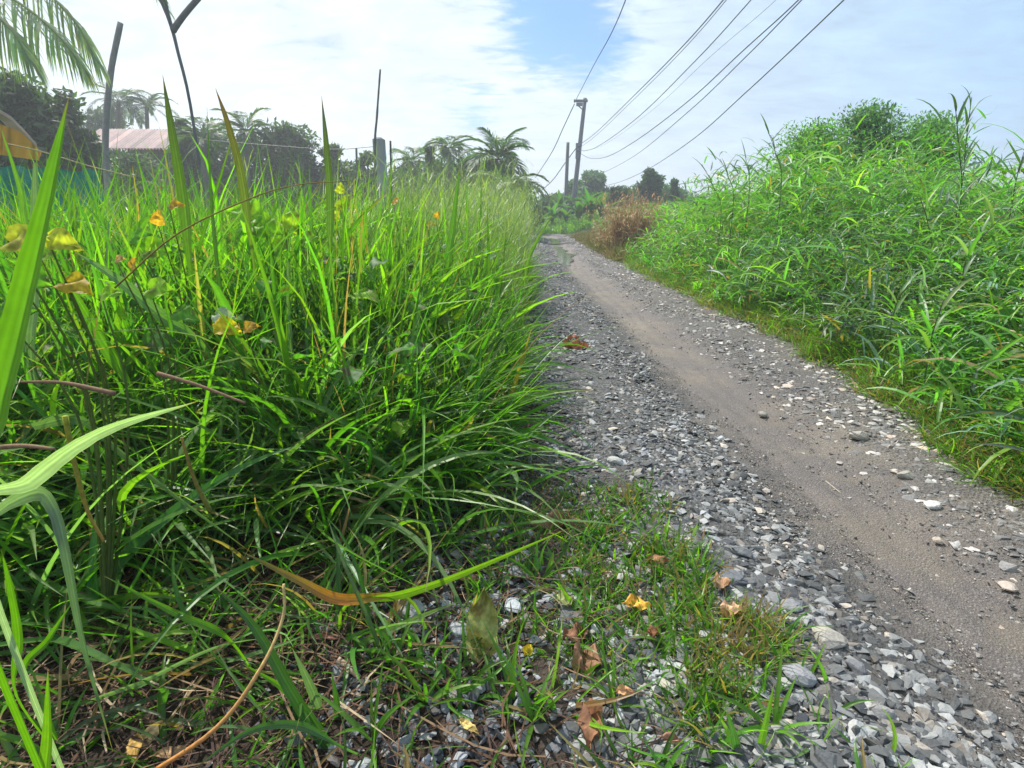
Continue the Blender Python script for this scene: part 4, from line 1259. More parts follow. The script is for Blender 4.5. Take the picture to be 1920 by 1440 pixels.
fallen(605, 1205, 60, 10, 0, (0.3, 0.14, 0.1), 'thin reddish leaf strip left of the dark slate block')
fallen(1262, 1395, 44, 20, -15, (0.3, 0.17, 0.12), 'brown leaf caught on the dark stone at the bottom edge')
fallen(875, 928, 34, 18, 0, (0.42, 0.25, 0.15), 'small tan leaf next to the light bluish stone')
fallen(1490, 690, 0.1, 0.1, 0, BRN, '') if False else None

# rooted little green plants of the foreground
def small_plant(u, v, nb, L, w, label, colr=(0.09, 0.2, 0.03), spread=1.1):
    g_ = ground_at(u, v)
    t_ = empty('grass_tuft', (g_[0], g_[1], float(H(g_[0], g_[1]))), label, 'grass tuft', 'small tufts growing in the foreground')
    az0 = rng.uniform(0, 6.28)
    for i_ in range(nb):
        az = az0 + i_ * 6.28 / nb + rng.normal(0, 0.3)
        P = np.array([[g_[0], g_[1], float(H(g_[0], g_[1]))]])
        c_ = jit(colr, 1)
        V_, F_, C_, _ = blades(P, [az], [L * rng.uniform(0.6, 1.15)], [w], [rng.uniform(0.25, spread)], [rng.uniform(0.1, 1.1)], 8, c_, c_ * np.array([1.3, 1.15, 0.8]), twist=rng.normal(0, 0.4, 1), across=3, base_w=0.18)
        a_ = Acc()
        a_.add(V_, F_, C_)
        link('blade', a_.mesh('blade', M_GRASS, True), t_)


for s_ in (
        (745, 1250, 8, 0.13, 0.010, 'tuft of short broad blades right of the broken twig'),
        (800, 1330, 8, 0.15, 0.011, 'tuft of short broad blades left of the rough grey stone'),
        (640, 1070, 9, 0.25, 0.008, 'clump of slender upright blades behind the orange tipped blade'),
        (735, 1110, 8, 0.2, 0.007, 'yellow green clump at the root of the long arched blade'),
        (1000, 1360, 9, 0.16, 0.009, 'tuft with long arching blades at the bottom centre'),
        (1150, 1330, 8, 0.13, 0.008, 'tuft with upcurved blades right of the shrivelled brown leaf'),
        (960, 1290, 6, 0.12, 0.008, 'small tuft right below the large withered leaf'),
        (1265, 1230, 7, 0.11, 0.009, 'tuft with wide short blades right of the black stone'),
        (1310, 1130, 12, 0.12, 0.005, 'pale bushy tuft at the outer side of the turf by the gravel'),
        (1420, 1290, 12, 0.10, 0.005, 'trampled pale tuft spilling onto the stones near the bottom'),
        (1445, 1400, 8, 0.14, 0.009, 'tuft at the bottom edge on the dark gravel'),
        (700, 1400, 7, 0.13, 0.011, 'dark tuft at the bottom edge left of the short broad tufts'),
        (570, 960, 9, 0.33, 0.008, 'fresh green clump in front of the bank near the middle'),
        (905, 1010, 7, 0.1, 0.007, 'small tuft in the shade at the foot of the bank corner')):
    small_plant(*s_)


# ---------------------------------------------------------------- trees
def leaf_cloud(acc, centers, radii, n, size, cols, flat=0.8, jitter=0.18):
    centers, radii = np.asarray(centers, float), np.asarray(radii, float)
    wts = radii ** 2
    ci = rng.choice(len(centers), n, p=wts / wts.sum())
    d_ = rng.normal(size=(n, 3))
    d_ /= np.linalg.norm(d_, axis=1)[:, None]
    r_ = radii[ci] * np.clip(rng.normal(0.85, jitter, n), 0.2, 1.3)
    P = centers[ci] + d_ * r_[:, None] * np.array([1, 1, flat])
    A = rng.normal(size=(n, 3))
    A /= np.linalg.norm(A, axis=1)[:, None]
    up = d_ + rng.normal(0, 0.6, (n, 3)) + np.array([0, 0, 0.4])
    B = np.cross(A, up)
    B /= np.linalg.norm(B, axis=1)[:, None]
    s_ = size * rng.uniform(0.5, 1.3, (n, 1))
    Nn = np.cross(A, B) * s_ * 0.15
    V_ = np.stack([P - A * s_, P - B * s_ * 0.42 + Nn, P + A * s_, P + B * s_ * 0.42 + Nn], 1).reshape(-1, 3)
    F_ = (np.array([[0, 1, 2], [0, 2, 3]])[None] + (np.arange(n) * 4)[:, None, None]).reshape(-1, 3)
    tint = (1 + rng.normal(0, 0.22, (len(centers), 1)))[ci]
    C_ = np.clip(np.asarray(cols)[None] * tint * (1 + rng.normal(0, 0.2, (n, 1))), 0.005, 0.6)
    acc.add(V_, F_, np.repeat(C_, 4, 0))


def tree(name, label, u0, u1, vtop, Y, colr, zlow=0.3, leaves=9000, size=0.14, clumps=26, group=None, cone=False, trunk=True, seed=0, mat=None, trunkcol=(0.12, 0.1, 0.085)):
    vm = 0.6 * vtop + 0.4 * HZ
    pl, pr_ = at(u0, vm, Y), at(u1, vm, Y)
    top = at((u0 + u1) / 2, vtop, Y)[2]
    cx, hw = (pl[0] + pr_[0]) / 2, (pr_[0] - pl[0]) / 2
    g_ = float(H(cx, Y))
    t_ = empty(name, (cx, Y, g_), label, 'tree' if trunk else 'shrub', group)
    r_ = np.random.default_rng(seed + 500 + int(u0 + 3 * Y))
    cs, rs = [], []
    hgt = top - zlow
    for k_ in range(int(clumps * 1.3)):
        f_ = r_.uniform(0, 1)
        z_ = zlow + hgt * f_
        env = (1 - f_) ** 0.8 if cone else math.sqrt(max(0.02, 1 - (abs(f_ - 0.42) / 0.6) ** 2.2))
        rr = r_.uniform(0.22, 0.42) * min(hw, hgt) * (0.5 + 0.5 * env) * (1.6 if hw < 0.45 * hgt else 1.0)
        a_ = r_.uniform(0, 6.28)
        q_ = math.sqrt(r_.uniform(0, 1)) * max(0.0, hw * env - rr * 0.55)
        cs.append((cx + q_ * math.cos(a_), Y + q_ * math.sin(a_) * 0.8, min(z_, top - rr * 0.85)))
        rs.append(rr)
    cs.append((cx + r_.uniform(-.15, .15) * hw, Y, top - 0.2 * min(hw, hgt)))
    rs.append(0.2 * min(hw, hgt))
    a_ = Acc()
    leaf_cloud(a_, cs, rs, int(leaves * 1.7), size * 0.72, colr, jitter=0.45 if group == 'trees behind the right bank' else 0.32)
    link('crown', a_.mesh('crown', mat or M_CROWN), t_)
    a_ = Acc()
    tube(a_, spline([(cx, Y, g_ - 0.05), (cx + 0.05 * hw, Y, zlow + hgt * 0.25), (cx, Y, zlow + hgt * 0.6)], 8), np.linspace(0.045 * hgt + 0.02, 0.015 * hgt + 0.01, 8), trunkcol, 8)
    for k_ in r_.choice(len(cs), min(9, len(cs)), replace=False):
        c_ = np.array(cs[k_])
        s0 = np.array([cx, Y, g_ + (c_[2] - g_) * 0.45])
        tube(a_, spline([s0, (s0 + c_) / 2 + np.array([0, 0, 0.05 * hgt]), c_], 6), np.linspace(0.018 * hgt + 0.008, 0.006 * hgt, 6), trunkcol, 5)
    link('trunk', a_.mesh('trunk', M_WOOD, True), t_)
    return t_


def frond(a_, base, az, el, L, colr, leaflets=26, lw=0.035, ll=0.55, droop=1.5, n=12, upr=0.15, hang=0.9):
    """one pinnate frond"""
    V_, F_, C_, pos = blades(np.array([base]), [az], [L], [0.05 * L / 3 + 0.01], [math.pi / 2 - el], [droop], n, jit(np.asarray(colr) * 1.3, 1), across=2, pw=1.2, wprof=lambda t_: 1 - 0.8 * t_)
    a_.add(V_, F_, C_)
    leafletting(a_, pos[0], colr, leaflets, lw, ll, upr, hang)


def leafletting(a_, pos, colr, leaflets, lw, ll, upr, hang):
    n = len(pos) - 1
    s_ = np.linspace(0.12, 0.99, leaflets) * n
    i0 = np.minimum(s_.astype(int), n - 1)
    f_ = (s_ - i0)[:, None]
    P = pos[i0] * (1 - f_) + pos[i0 + 1] * f_
    T = pos[i0 + 1] - pos[i0]
    T /= np.linalg.norm(T, axis=1)[:, None]
    tt = s_ / n
    for sg in (-1, 1):
        azl = np.arctan2(T[:, 1], T[:, 0]) + sg * (1.15 - 0.75 * tt) + rng.normal(0, 0.08, leaflets)
        Ll = ll * (0.45 + 0.8 * np.sin(np.pi * np.clip(tt, 0, 1) ** 0.75)) * 0.8 * rng.uniform(0.85, 1.1, leaflets)
        th0 = np.arccos(np.clip(T[:, 2] * 0.7, -1, 1)) - upr + rng.normal(0, 0.08, leaflets)
        V_, F_, C_, _ = blades(P, azl, Ll, lw, th0, hang * rng.uniform(0.7, 1.2, leaflets), 3, jit(colr, leaflets, 0.18), across=2, twist=sg * 0.5)
        a_.add(V_, F_, C_)


def palm(label, ub, Y, crown_uv, L, nf, colr=(0.035, 0.07, 0.025), tr=0.12, leaflets=24, lw=0.05, ll=0.6, els=(-0.35, 1.25), group='palms of the tree line', azs=None, bend=0.0, baseu=None, hang=0.9, droop=(1.1, 1.9), trunkcol=(0.16, 0.14, 0.12), name='palm_tree'):
    c_ = at(*crown_uv, Y)
    b_ = at(ub, HZ, Y)
    b_[2] = float(H(b_[0], b_[1])) - 0.05
    t_ = empty(name, b_, label, 'palm tree', group)
    a_ = Acc()
    mid_ = (b_ + c_) / 2 + np.array([bend, 0, 0])
    pts = spline([b_, mid_, c_], 22)
    rr = np.linspace(tr * 1.25, tr * 0.8, 22) * (1 + 0.05 * np.sin(np.arange(22) * 2.4))
    tube(a_, pts, rr, trunkcol, 9)
    link('trunk', a_.mesh('trunk', M_WOOD, True), t_)
    for k_ in range(nf):
        az = (k_ * 2.399 + rng.normal(0, 0.15)) if azs is None else azs[k_]
        el = els[0] + (els[1] - els[0]) * ((k_ + 0.5) / nf) ** 0.8
        a_ = Acc()
        frond(a_, c_ + np.array([0, 0, 0.02]), az, el, L * rng.uniform(0.85, 1.1), np.asarray(colr) * rng.uniform(0.8, 1.25), leaflets, lw, ll, rng.uniform(*droop), hang=hang)
        link('frond', a_.mesh('frond', M_CROWN), t_)
    return t_


DK, DK2, MG, BG = (0.045, 0.085, 0.03), (0.055, 0.1, 0.04), (0.06, 0.13, 0.035), (0.06, 0.12, 0.055)
# left side, from the edge inwards
tree('mango_tree', 'big dark leafy tree at the left edge above the orange tarpaulin', -90, 105, 138, 17, DK, 1.2, 7000, 0.2, 34, 'trees of the left skyline')
tree('mango_tree', 'dark tree with open crown left of the leaning bare trunk', 88, 190, 170, 18, DK, 1.0, 4200, 0.18, 24, 'trees of the left skyline')
palm('dark drooping palm directly behind the leaning bare trunk', 216, 33, (222, 190), 1.9, 18, DK, leaflets=26, els=(-0.7, 1.1), lw=0.05, ll=0.6)
palm('small open palm above the right end of the faded red roof', 277, 34, (275, 200), 1.7, 13, DK2, leaflets=26, els=(-0.2, 1.3), lw=0.05, ll=0.55)
tree('bushy_tree', 'small dark tree right of the faded red roof', 326, 382, 222, 25, DK, 0.6, 3000, 0.2, 18, 'trees of the left skyline')
palm('bushy palm with upright fronds right of the forked bare tree', 385, 24, (382, 262), 1.6, 15, DK2, leaflets=26, els=(-0.3, 1.4), lw=0.05, ll=0.6)
palm('palm with feathered fronds before the gap left of the round tree', 462, 26, (462, 248), 1.5, 15, DK2, leaflets=26, els=(-0.5, 1.4), lw=0.05, ll=0.6)
tree('bushy_tree', 'low dark trees filling the gap below the two feathered palms', 330, 520, 246, 28, DK, 0.4, 5200, 0.24, 26, 'trees of the left skyline')
tree('round_tree', 'round topped dark tree left of the wooden fence post', 485, 598, 229, 27, DK, 0.4, 6500, 0.2, 28, 'trees of the left skyline')
tree('bushy_tree', 'small pointed dark tree right of the round topped one', 596, 655, 272, 27, DK2, 0.3, 2600, 0.2, 16, 'trees of the left skyline')
tree('bushy_tree', 'small dark tree half hidden by the wooden fence post', 672, 712, 284, 30, DK2, 0.3, 1600, 0.22, 12, 'trees of the left skyline')
palm('grey green palm right of the concrete fence post', 770, 28, (772, 304), 1.4, 12, BG, leaflets=26, lw=0.05, ll=0.6)
tree('vine_covered_stump', 'short dark rounded vine covered stump near the feathery grass', 792, 822, 276, 25, DK2, 0.3, 1500, 0.16, 12, 'trees of the left skyline')
palm('palm with two dark lobed heads of fronds behind the feathery grass', 845, 27, (842, 280), 1.3, 15, BG, leaflets=26, lw=0.05, ll=0.6, els=(-0.5, 1.2))
tree('bushy_tree', 'hazy low bushes behind the feathery grass', 730, 910, 302, 30, BG, 0.3, 5000, 0.24, 24, 'trees of the left skyline')
palm('tall bushy palm with spiky crown left of the utility poles', 935, 22, (934, 300), 1.6, 22, BG, leaflets=26, lw=0.05, ll=0.65, els=(-0.6, 1.45))
palm('low palm whose long fronds reach towards the poles', 950, 19, (955, 352), 1.5, 14, DK2, leaflets=24, lw=0.06, ll=0.5, els=(-0.3, 0.9), droop=(1.0, 1.8))
tree('bushy_tree', 'dark low bushes at the lane end left of the poles', 870, 1010, 335, 26, DK2, 0.2, 4500, 0.2, 22, 'trees of the left skyline')
tree('bushy_tree', 'dense low dark bush band left of the wooden post', 560, 720, 302, 31, DK, 0.2, 5200, 0.22, 30, 'trees of the left skyline')
tree('bushy_tree', 'dense low dark bush band right of the concrete post', 700, 860, 312, 32, DK2, 0.2, 5200, 0.22, 30, 'trees of the left skyline')
tree('bushy_tree', 'broad dark bush below the two palms nearest the utility poles', 830, 975, 298, 27, DK2, 0.2, 5200, 0.2, 30, 'trees of the left skyline')
tree('mango_tree', 'dark tree between the bare trunk and the red roof end', 150, 262, 206, 36, DK, 0.6, 4200, 0.2, 28, 'trees of the left skyline')
tree('bushy_tree', 'low dark shrubs standing before the wall under the faded red roof', 165, 345, 283, 22, DK, 0.1, 4200, 0.13, 34, 'trees of the left skyline')
# centre, beyond the lane
tree('round_tree', 'rounded blue green tree behind the tall utility pole', 1062, 1148, 322, 46, (0.06, 0.14, 0.05), 0.4, 4200, 0.3, 24, 'trees beyond the end of the lane')
tree('bushy_tree', 'low dark trees left of the short pole at the lane end', 990, 1085, 366, 38, MG, 0.2, 3600, 0.24, 20, 'trees beyond the end of the lane')
tree('bushy_tree', 'low green bush right of the tall pole foot', 1070, 1165, 362, 33, (0.06, 0.13, 0.03), 0.2, 3600, 0.2, 20, 'trees beyond the end of the lane')
tree('vine_covered_tree', 'tall dark green vine covered column beyond the brown shrub', 1192, 1246, 315, 34, (0.04, 0.10, 0.04), 0.3, 5200, 0.15, 18, 'trees beyond the end of the lane')
tree('vine_covered_tree', 'rounded dark vine covered tree left of the tall column', 1136, 1184, 350, 32, (0.04, 0.10, 0.045), 0.3, 3200, 0.15, 14, 'trees beyond the end of the lane')
tree('vine_covered_tree', 'small conical vine covered tree right of the tall column', 1246, 1280, 336, 34, (0.04, 0.10, 0.045), 0.3, 3000, 0.15, 12, 'trees beyond the end of the lane', cone=True)
tree('bushy_tree', 'low bushes linking the vine covered trees', 1140, 1320, 348, 38, (0.06, 0.14, 0.04), 0.2, 5500, 0.26, 26, 'trees beyond the end of the lane')
tree('bushy_tree', 'dark continuous bush line right behind the utility poles', 990, 1180, 366, 40, MG, 0.2, 6500, 0.24, 40, 'trees beyond the end of the lane')
tree('bushy_tree', 'dark continuous bush line behind the vine covered column', 1150, 1340, 358, 42, MG, 0.2, 6500, 0.24, 40, 'trees beyond the end of the lane')
tree('bushy_tree', 'distant low tree strip left of the right bank', 1270, 1420, 362, 46, MG, 0.2, 4000, 0.3, 24, 'trees beyond the end of the lane')
# behind the right bank
tree('leafy_tree', 'blue green round tree rising highest over the right bank', 1545, 1705, 196, 8.6, (0.10, 0.2, 0.10), 0.8, 12000, 0.042, 44, 'trees behind the right bank', seed=2)
tree('leafy_tree', 'smaller airy tree right of the highest one over the bank', 1665, 1810, 212, 8.2, (0.13, 0.27, 0.09), 0.8, 9000, 0.04, 40, 'trees behind the right bank', seed=3)
tree('leafy_tree', 'pale green airy tree left of the highest one over the bank', 1450, 1600, 228, 8.2, (0.14, 0.3, 0.08), 0.7, 9000, 0.038, 40, 'trees behind the right bank', seed=5)
# brown shrub
sb = at(1180, HZ, 13.5)
sb[2] = float(H(sb[0], 13.5))
ts = empty('dead_shrub', sb, 'dry brown dead shrub beside the lane where the green bank begins', 'shrub')
n = 420
a_ = Acc()
P = np.stack([sb[0] + rng.normal(0.0, 0.24, n), 13.5 + rng.normal(0, 0.4, n), np.zeros(n)], -1)
P[:, 2] = H(P[:, 0], P[:, 1])
hs = rng.uniform(0.5, 1.45, n) * (1 - 0.25 * np.abs(P[:, 0] - sb[0]))
V_, F_, C_, pos = blades(P, rng.uniform(0, 6.28, n), hs, 0.012, rng.uniform(0.05, 0.6, n), rng.uniform(0, 0.8, n), 6, jit((0.33, 0.25, 0.15), n, 0.25), across=2, wprof=lambda t_: 1 - .6 * t_)
a_.add(V_, F_, C_)
link('branches', a_.mesh('branches', M_DRY), ts)
a_ = Acc()
ci = rng.integers(0, n, 7000)
si = rng.integers(2, 7, 7000)
P = pos[ci, si] + rng.normal(0, 0.04, (7000, 3))
a_.add(*blades(P, rng.uniform(0, 6.28, 7000), rng.uniform(0.05, 0.16, 7000), 0.018, rng.uniform(0.2, 2.2, 7000), rng.uniform(0, 1, 7000), 3, jit((0.4, 0.29, 0.16), 7000, 0.3), across=2)[:3])
link('withered_leaves', a_.mesh('withered_leaves', M_DRY), ts)
acc = Acc()
n = 1700
y = rng.uniform(11, 22, n)
x = rlim(y) + rng.uniform(-0.1, 1.7, n)
acc.add(*tufts(x, y, 8, 0.36, 0.009, spread=0.06, lean=(-0.2, -0.1), th=(0.2, 1.0), kk=(0.2, 1.4), S=4, across=2, dry=0.6)[:3])
link('dry_grass', acc.mesh('dry_grass', M_DRY), label='brown dry grass around the dead shrub by the lane', cat='dry grass', kind='stuff')


# broad leaved plants at the lane end (banana like)
def banana(u, Y, h, label, nl=9, colr=(0.055, 0.12, 0.035)):
    b_ = at(u, HZ, Y)
    b_[2] = float(H(b_[0], b_[1]))
    t_ = empty('banana_plant', b_, label, 'banana plant', 'broad leaved plants at the end of the lane')
    a_ = Acc()
    tube(a_, [b_, b_ + np.array([0.02, 0, h * 0.45])], [0.08, 0.05], (0.12, 0.16, 0.06), 8)
    link('stem', a_.mesh('stem', M_LEAF, True), t_)
    for k_ in range(nl):
        a_ = Acc()
        c_ = jit(colr, 1)
        a_.add(*blades(np.array([b_ + np.array([0, 0, h * rng.uniform(0.15, 0.45)])]), [k_ * 2.4 + rng.normal(0, .2)], [h * rng.uniform(0.6, 0.95)], [h * 0.2], [rng.uniform(0.2, 0.9)], [rng.uniform(0.7, 1.6)], 8, c_, c_ * 1.1, across=3, base_w=0.15, fold=0.3)[:3])
        link('leaf', a_.mesh('leaf', M_LEAF, True), t_)


for u, Y, h, lb in ((1035, 31, 1.5, 'broad leaved plant left of the short pole foot'), (1062, 29.5, 1.5, 'broad leaved plant between the two pole feet'), (1085, 28, 1.7, 'broad leaved plant in front of the tall pole foot'),
                    (1108, 27, 1.7, 'broad leaved plant right of the tall pole foot'), (1128, 26, 1.6, 'broad leaved plant touching the brown shrub on its left'), (1050, 33, 1.8, 'taller broad leaved plant behind those at the pole feet'),
                    (1012, 30, 1.2, 'small broad leaved plant at the very end of the lane')):
    banana(u, Y, h, lb)
acc = Acc()
n = 2500
y = rng.uniform(26, 34, n)
x = rng.uniform(-1, 7, n)
acc.add(*tufts(x, y, 6, 0.45, 0.03, spread=0.1, th=(0.1, 0.9), kk=(0.2, 1.4), S=3, across=2)[:3])
link('roadside_grass', acc.mesh('roadside_grass', M_GRASS), label='low green growth around the poles at the end of the lane', cat='grass', kind='stuff')

# palm frond hanging in from the top left: its palm stands left of the picture
c0 = at(-330, -330, 7.5)
b0 = np.array([c0[0] - 0.6, c0[1] + 0.3, float(H(c0[0], c0[1])) - 0.05])
tp = empty('coconut_palm', b0, 'coconut palm left of the picture whose pale fronds hang into the top left corner', 'palm tree', 'palms of the tree line')
a_ = Acc()
tube(a_, spline([b0, (b0 + c0) / 2 + np.array([-0.3, 0, 0]), c0], 24), np.linspace(0.2, 0.12, 24), (0.25, 0.22, 0.19), 10)
link('trunk', a_.mesh('trunk', M_WOOD, True), tp)
azs = [(-0.35, 0.7, 4.4, 1.0), (0.05, 0.45, 3.7, 1.2), (0.9, 0.3, 3.6, 1.3), (-1.2, 0.5, 3.6, 1.4), (1.8, 0.6, 3.6, 1.3), (2.7, 0.4, 3.6, 1.3), (3.6, 0.7, 3.6, 1.2), (4.4, 0.3, 3.6, 1.4), (0.5, 1.0, 3.4, 1.0), (2.2, 1.1, 3.2, 1.0)]
for az, el, L_, dr_ in azs:
    a_ = Acc()
    frond(a_, c0, az, el, L_, (0.16, 0.2, 0.11), 60, 0.03, 0.8, dr_, n=16, hang=1.3)
    link('frond', a_.mesh('frond', M_GRASS), tp)

for pth, nl_ in (([(-300, -260, 7.3), (-90, -70, 6.9), (40, 8, 6.6), (105, 62, 6.4), (158, 128, 6.3)], 60), ([(-310, -240, 7.3), (-150, -90, 6.8), (-40, 0, 6.4), (20, 55, 6.2), (60, 118, 6.1)], 56), ([(-300, -280, 7.5), (-60, -120, 7.2), (70, -30, 7.0), (140, 40, 6.8), (185, 120, 6.7)], 50)):
    a_ = Acc()
    P_ = spline([at(*p_) for p_ in pth], 20)
    tube(a_, P_, np.linspace(0.022, 0.004, 20), (0.3, 0.32, 0.2), 5)
    leafletting(a_, P_, (0.32, 0.37, 0.24), nl_, 0.02, 0.75, -0.3, 1.4)  # paler than the other fronds: strongly lit haze put into the colour
    link('frond', a_.mesh('frond', M_GRASS), tp)

# bare trunks
def pole_obj(name, label, cat, pts, r0, r1, colr, mat, group=None, sides=10, n=24, bump=0.0):
    a_ = Acc()
    P = spline(pts, n)
    rr = np.linspace(r0, r1, n) * (1 + bump * np.sin(np.arange(n) * 2.1) + bump * rng.normal(0, 0.6, n))
    tube(a_, P, rr, colr, sides)
    return link(name, a_.mesh(name, mat, True), None, label, cat, group)


pole_obj('dead_palm', 'tall bare leaning palm trunk without a crown in front of the red roof', 'trunk',
         [(at(196, 400, 13)[0], 13, -0.1), at(198, 290, 13), at(206, 150, 13), at(226, 42, 13)], 0.068, 0.054, (0.24, 0.23, 0.23), M_WOOD, bump=0.05)
te = empty('bare_forked_tree', (*at(378, 400, 10)[:2], 0), 'thin bare forked tree running out of the top of the picture', 'tree')
a_ = Acc()
tube(a_, spline([(at(385, 400, 10)[0], 10, -0.05), at(360, 215, 10), at(333, 95, 10), at(322, 52, 10), at(306, 0, 10), at(292, -60, 10)], 24), np.interp(np.linspace(0, 1, 24), [0, .6, .7, .8, 1], [0.022, 0.028, 0.035, 0.06, 0.05]), (0.14, 0.14, 0.15), 8)
link('trunk', a_.mesh('trunk', M_WOOD, True), te)
a_ = Acc()
tube(a_, spline([at(324, 58, 10), at(332, 46, 10), at(350, 22, 10), at(385, -18, 10)], 12), np.linspace(0.05, 0.04, 12), (0.14, 0.14, 0.15), 8)
link('branch', a_.mesh('branch', M_WOOD, True), te)

# fence posts and wires of the meadow
pole_obj('wooden_post', 'thin crooked wooden pole sticking up beside the concrete post', 'post', [(at(700, 400, 7)[0], 7, -0.1), at(703, 300, 7), at(707, 215, 7), at(713, 130, 7)], 0.017, 0.010, (0.2, 0.18, 0.17), M_WOOD, bump=0.08)
pc = at(710, 258, 7.4)
a_ = Acc()
box(a_, (pc[0] - 0.065, 7.34, -0.1), (pc[0] + 0.065, 7.46, pc[2] - 0.02), (0.32, 0.33, 0.34))
tube(a_, [(pc[0], 7.4, pc[2] - 0.02), (pc[0], 7.4, pc[2])], [0.06, 0.04], (0.32, 0.33, 0.34), 8)
link('concrete_post', a_.mesh('concrete_post', M_CONC), None, 'stout grey concrete fence post rising above the grass', 'post')
pole_obj('fence_post', 'thin dark fence stake right of the concrete post', 'post', [(at(731, 400, 9)[0], 9, -0.1), at(732, 264, 9)], 0.018, 0.015, (0.1, 0.1, 0.1), M_WOOD)
pole_obj('fence_post', 'short fence stake between the post and the stacked palms', 'post', [(at(808, 400, 12)[0], 12, -0.1), at(808, 274, 12)], 0.03, 0.028, (0.12, 0.12, 0.12), M_WOOD)
pole_obj('fence_post', 'thin pale fence stake left of the concrete post', 'post', [(at(668, 400, 10)[0], 10, -0.1), at(668, 278, 10)], 0.02, 0.018, (0.2, 0.2, 0.2), M_WOOD)
pole_obj('fence_wire', 'dark fence wire tied to the concrete post and running left', 'wire', [at(380, 262, 8), at(500, 272, 7.7), at(620, 280, 7.5), at(702, 275, 7.35)], 0.004, 0.004, (0.08, 0.08, 0.08), M_METAL, sides=5)
pole_obj('fence_wire', 'sagging pale wire crossing the meadow below the red roof', 'wire', [at(15, 270, 3), at(80, 285, 3), at(170, 312, 3), at(250, 332, 3)], 0.003, 0.003, (0.4, 0.34, 0.2), M_DRY, sides=5)

# house with the faded red tin roof
hx0, hx1 = at(140, 260, 27), at(322, 285, 27)
th = empty('house', ((hx0[0] + hx1[0]) / 2, 28.5, 0), 'low house with faded pinkish red tin roof behind the meadow', 'house')
a_ = Acc()
ez = hx1[2]
rz = at(240, 250, 29)[2]
nc = 60
xr = np.linspace(hx0[0], hx1[0], nc * 2)
cor = 0.03 * np.where(np.arange(nc * 2) % 4 < 2, 1, -1)
for k_, (ya, za, yb, zb) in enumerate(((26.6, ez + 0.1, 28.8, rz + 0.15), (28.8, rz + 0.15, 31, ez + 0.1))):
    V_ = np.concatenate([np.stack([xr, np.full(nc * 2, ya), za + cor], -1), np.stack([xr, np.full(nc * 2, yb), zb + cor], -1)])
    i_ = np.arange(nc * 2 - 1)
    pan = np.repeat((1 + rng.normal(0, 0.13, (nc * 2 // 8 + 1, 1))), 8, 0)[:nc * 2]
    C_ = np.tile(np.array((0.5, 0.35, 0.31)), (nc * 2, 1)) * pan
    a_.add(V_, np.stack([i_, i_ + 1, i_ + 1 + nc * 2, i_ + nc * 2], -1), np.concatenate([C_, C_ * 1.05]))
link('roof', a_.mesh('roof', M_ROOF), th)
a_ = Acc()
x0, x1 = hx0[0] + 0.25, hx1[0] - 0.25
for (lo, hi) in (((x0, 27.2, 0), (x0 + 1.6, 27.32, ez)), ((x0 + 2.5, 27.2, 0), (x0 + 3.4, 27.32, ez)), ((x0 + 4.3, 27.2, 0), (x1, 27.32, ez)), ((x0 + 1.6, 27.2, 2.0), (x0 + 2.5, 27.32, ez)), ((x0 + 3.4, 27.2, 0), (x0 + 4.3, 27.32, 0.9)), ((x0 + 3.4, 27.2, 1.9), (x0 + 4.3, 27.32, ez)),
                 ((x0, 30.3, 0), (x1, 30.4, ez)), ((x0, 27.32, 0), (x0 + 0.12, 30.3, ez)), ((x1 - 0.12, 27.32, 0), (x1, 30.3, ez))):
    box(a_, lo, hi, (0.07, 0.065, 0.065))
link('wall', a_.mesh('wall', M_WOOD), th)
a_ = Acc()
box(a_, (x0 + 1.62, 27.24, 0.02), (x0 + 2.48, 27.28, 1.98), (0.1, 0.07, 0.05))
link('door', a_.mesh('door', M_WOOD), th)
a_ = Acc()
for bx_ in np.linspace(x0 + 3.43, x0 + 4.26, 6):
    box(a_, (bx_, 27.22, 0.92), (bx_ + 0.03, 27.3, 1.88), (0.2, 0.2, 0.2))
link('window', a_.mesh('window', M_WOOD), th)

# hut with orange tarpaulin and teal net at the left edge
thu = empty('hut', (at(-40, 400, 9)[0], 9.5, 0), 'small hut with orange tarpaulin under a pale roof edge at the left', 'hut')
a_ = Acc()
A0, A1 = at(-160, 130, 8.4), at(70, 276, 8.4)
for dz_ in (0.0,):
    pts_ = spline([A0, at(0, 212, 8.4), at(35, 238, 8.4), A1], 16)
    V_ = np.concatenate([pts_, pts_ + np.array([-0.9, 0.9, 0.12]), pts_ + np.array([0, 0, 0.05]), pts_ + np.array([-0.9, 0.9, 0.17])])
    i_ = np.arange(15)
    F_ = np.concatenate([np.stack([i_, i_ + 16, i_ + 17, i_ + 1], -1), np.stack([i_ + 32, i_ + 33, i_ + 49, i_ + 48], -1), np.stack([i_, i_ + 1, i_ + 33, i_ + 32], -1)])
    a_.add(V_, F_, (0.5, 0.4, 0.34))
link('roof', a_.mesh('roof', M_ROOF), thu)
a_ = Acc()
n_ = 40
uu = np.linspace(-120, 78, n_)
top_ = np.array([at(u, np.interp(u, [-120, 0, 40, 78], [170, 232, 248, 285]), 8.5) for u in uu])
bot_ = np.array([at(u, np.interp(u, [-120, 0, 78], [296, 290, 302]), 8.45) for u in uu])
rows = 6
V_ = np.array([[top_[j] * (1 - k_ / rows) + bot_[j] * (k_ / rows) + np.array([0, 0.05 * math.sin(j * 1.4) * (k_ / rows), 0]) for j in range(n_)] for k_ in range(rows + 1)])
i_ = np.arange(rows)[:, None] * n_ + np.arange(n_ - 1)[None]
st = np.where(rng.uniform(size=n_) < 0.25, 0.55, 1.0)
C_ = np.tile((np.array((0.8, 0.45, 0.06))[None] * st[:, None])[None], (rows + 1, 1, 1))
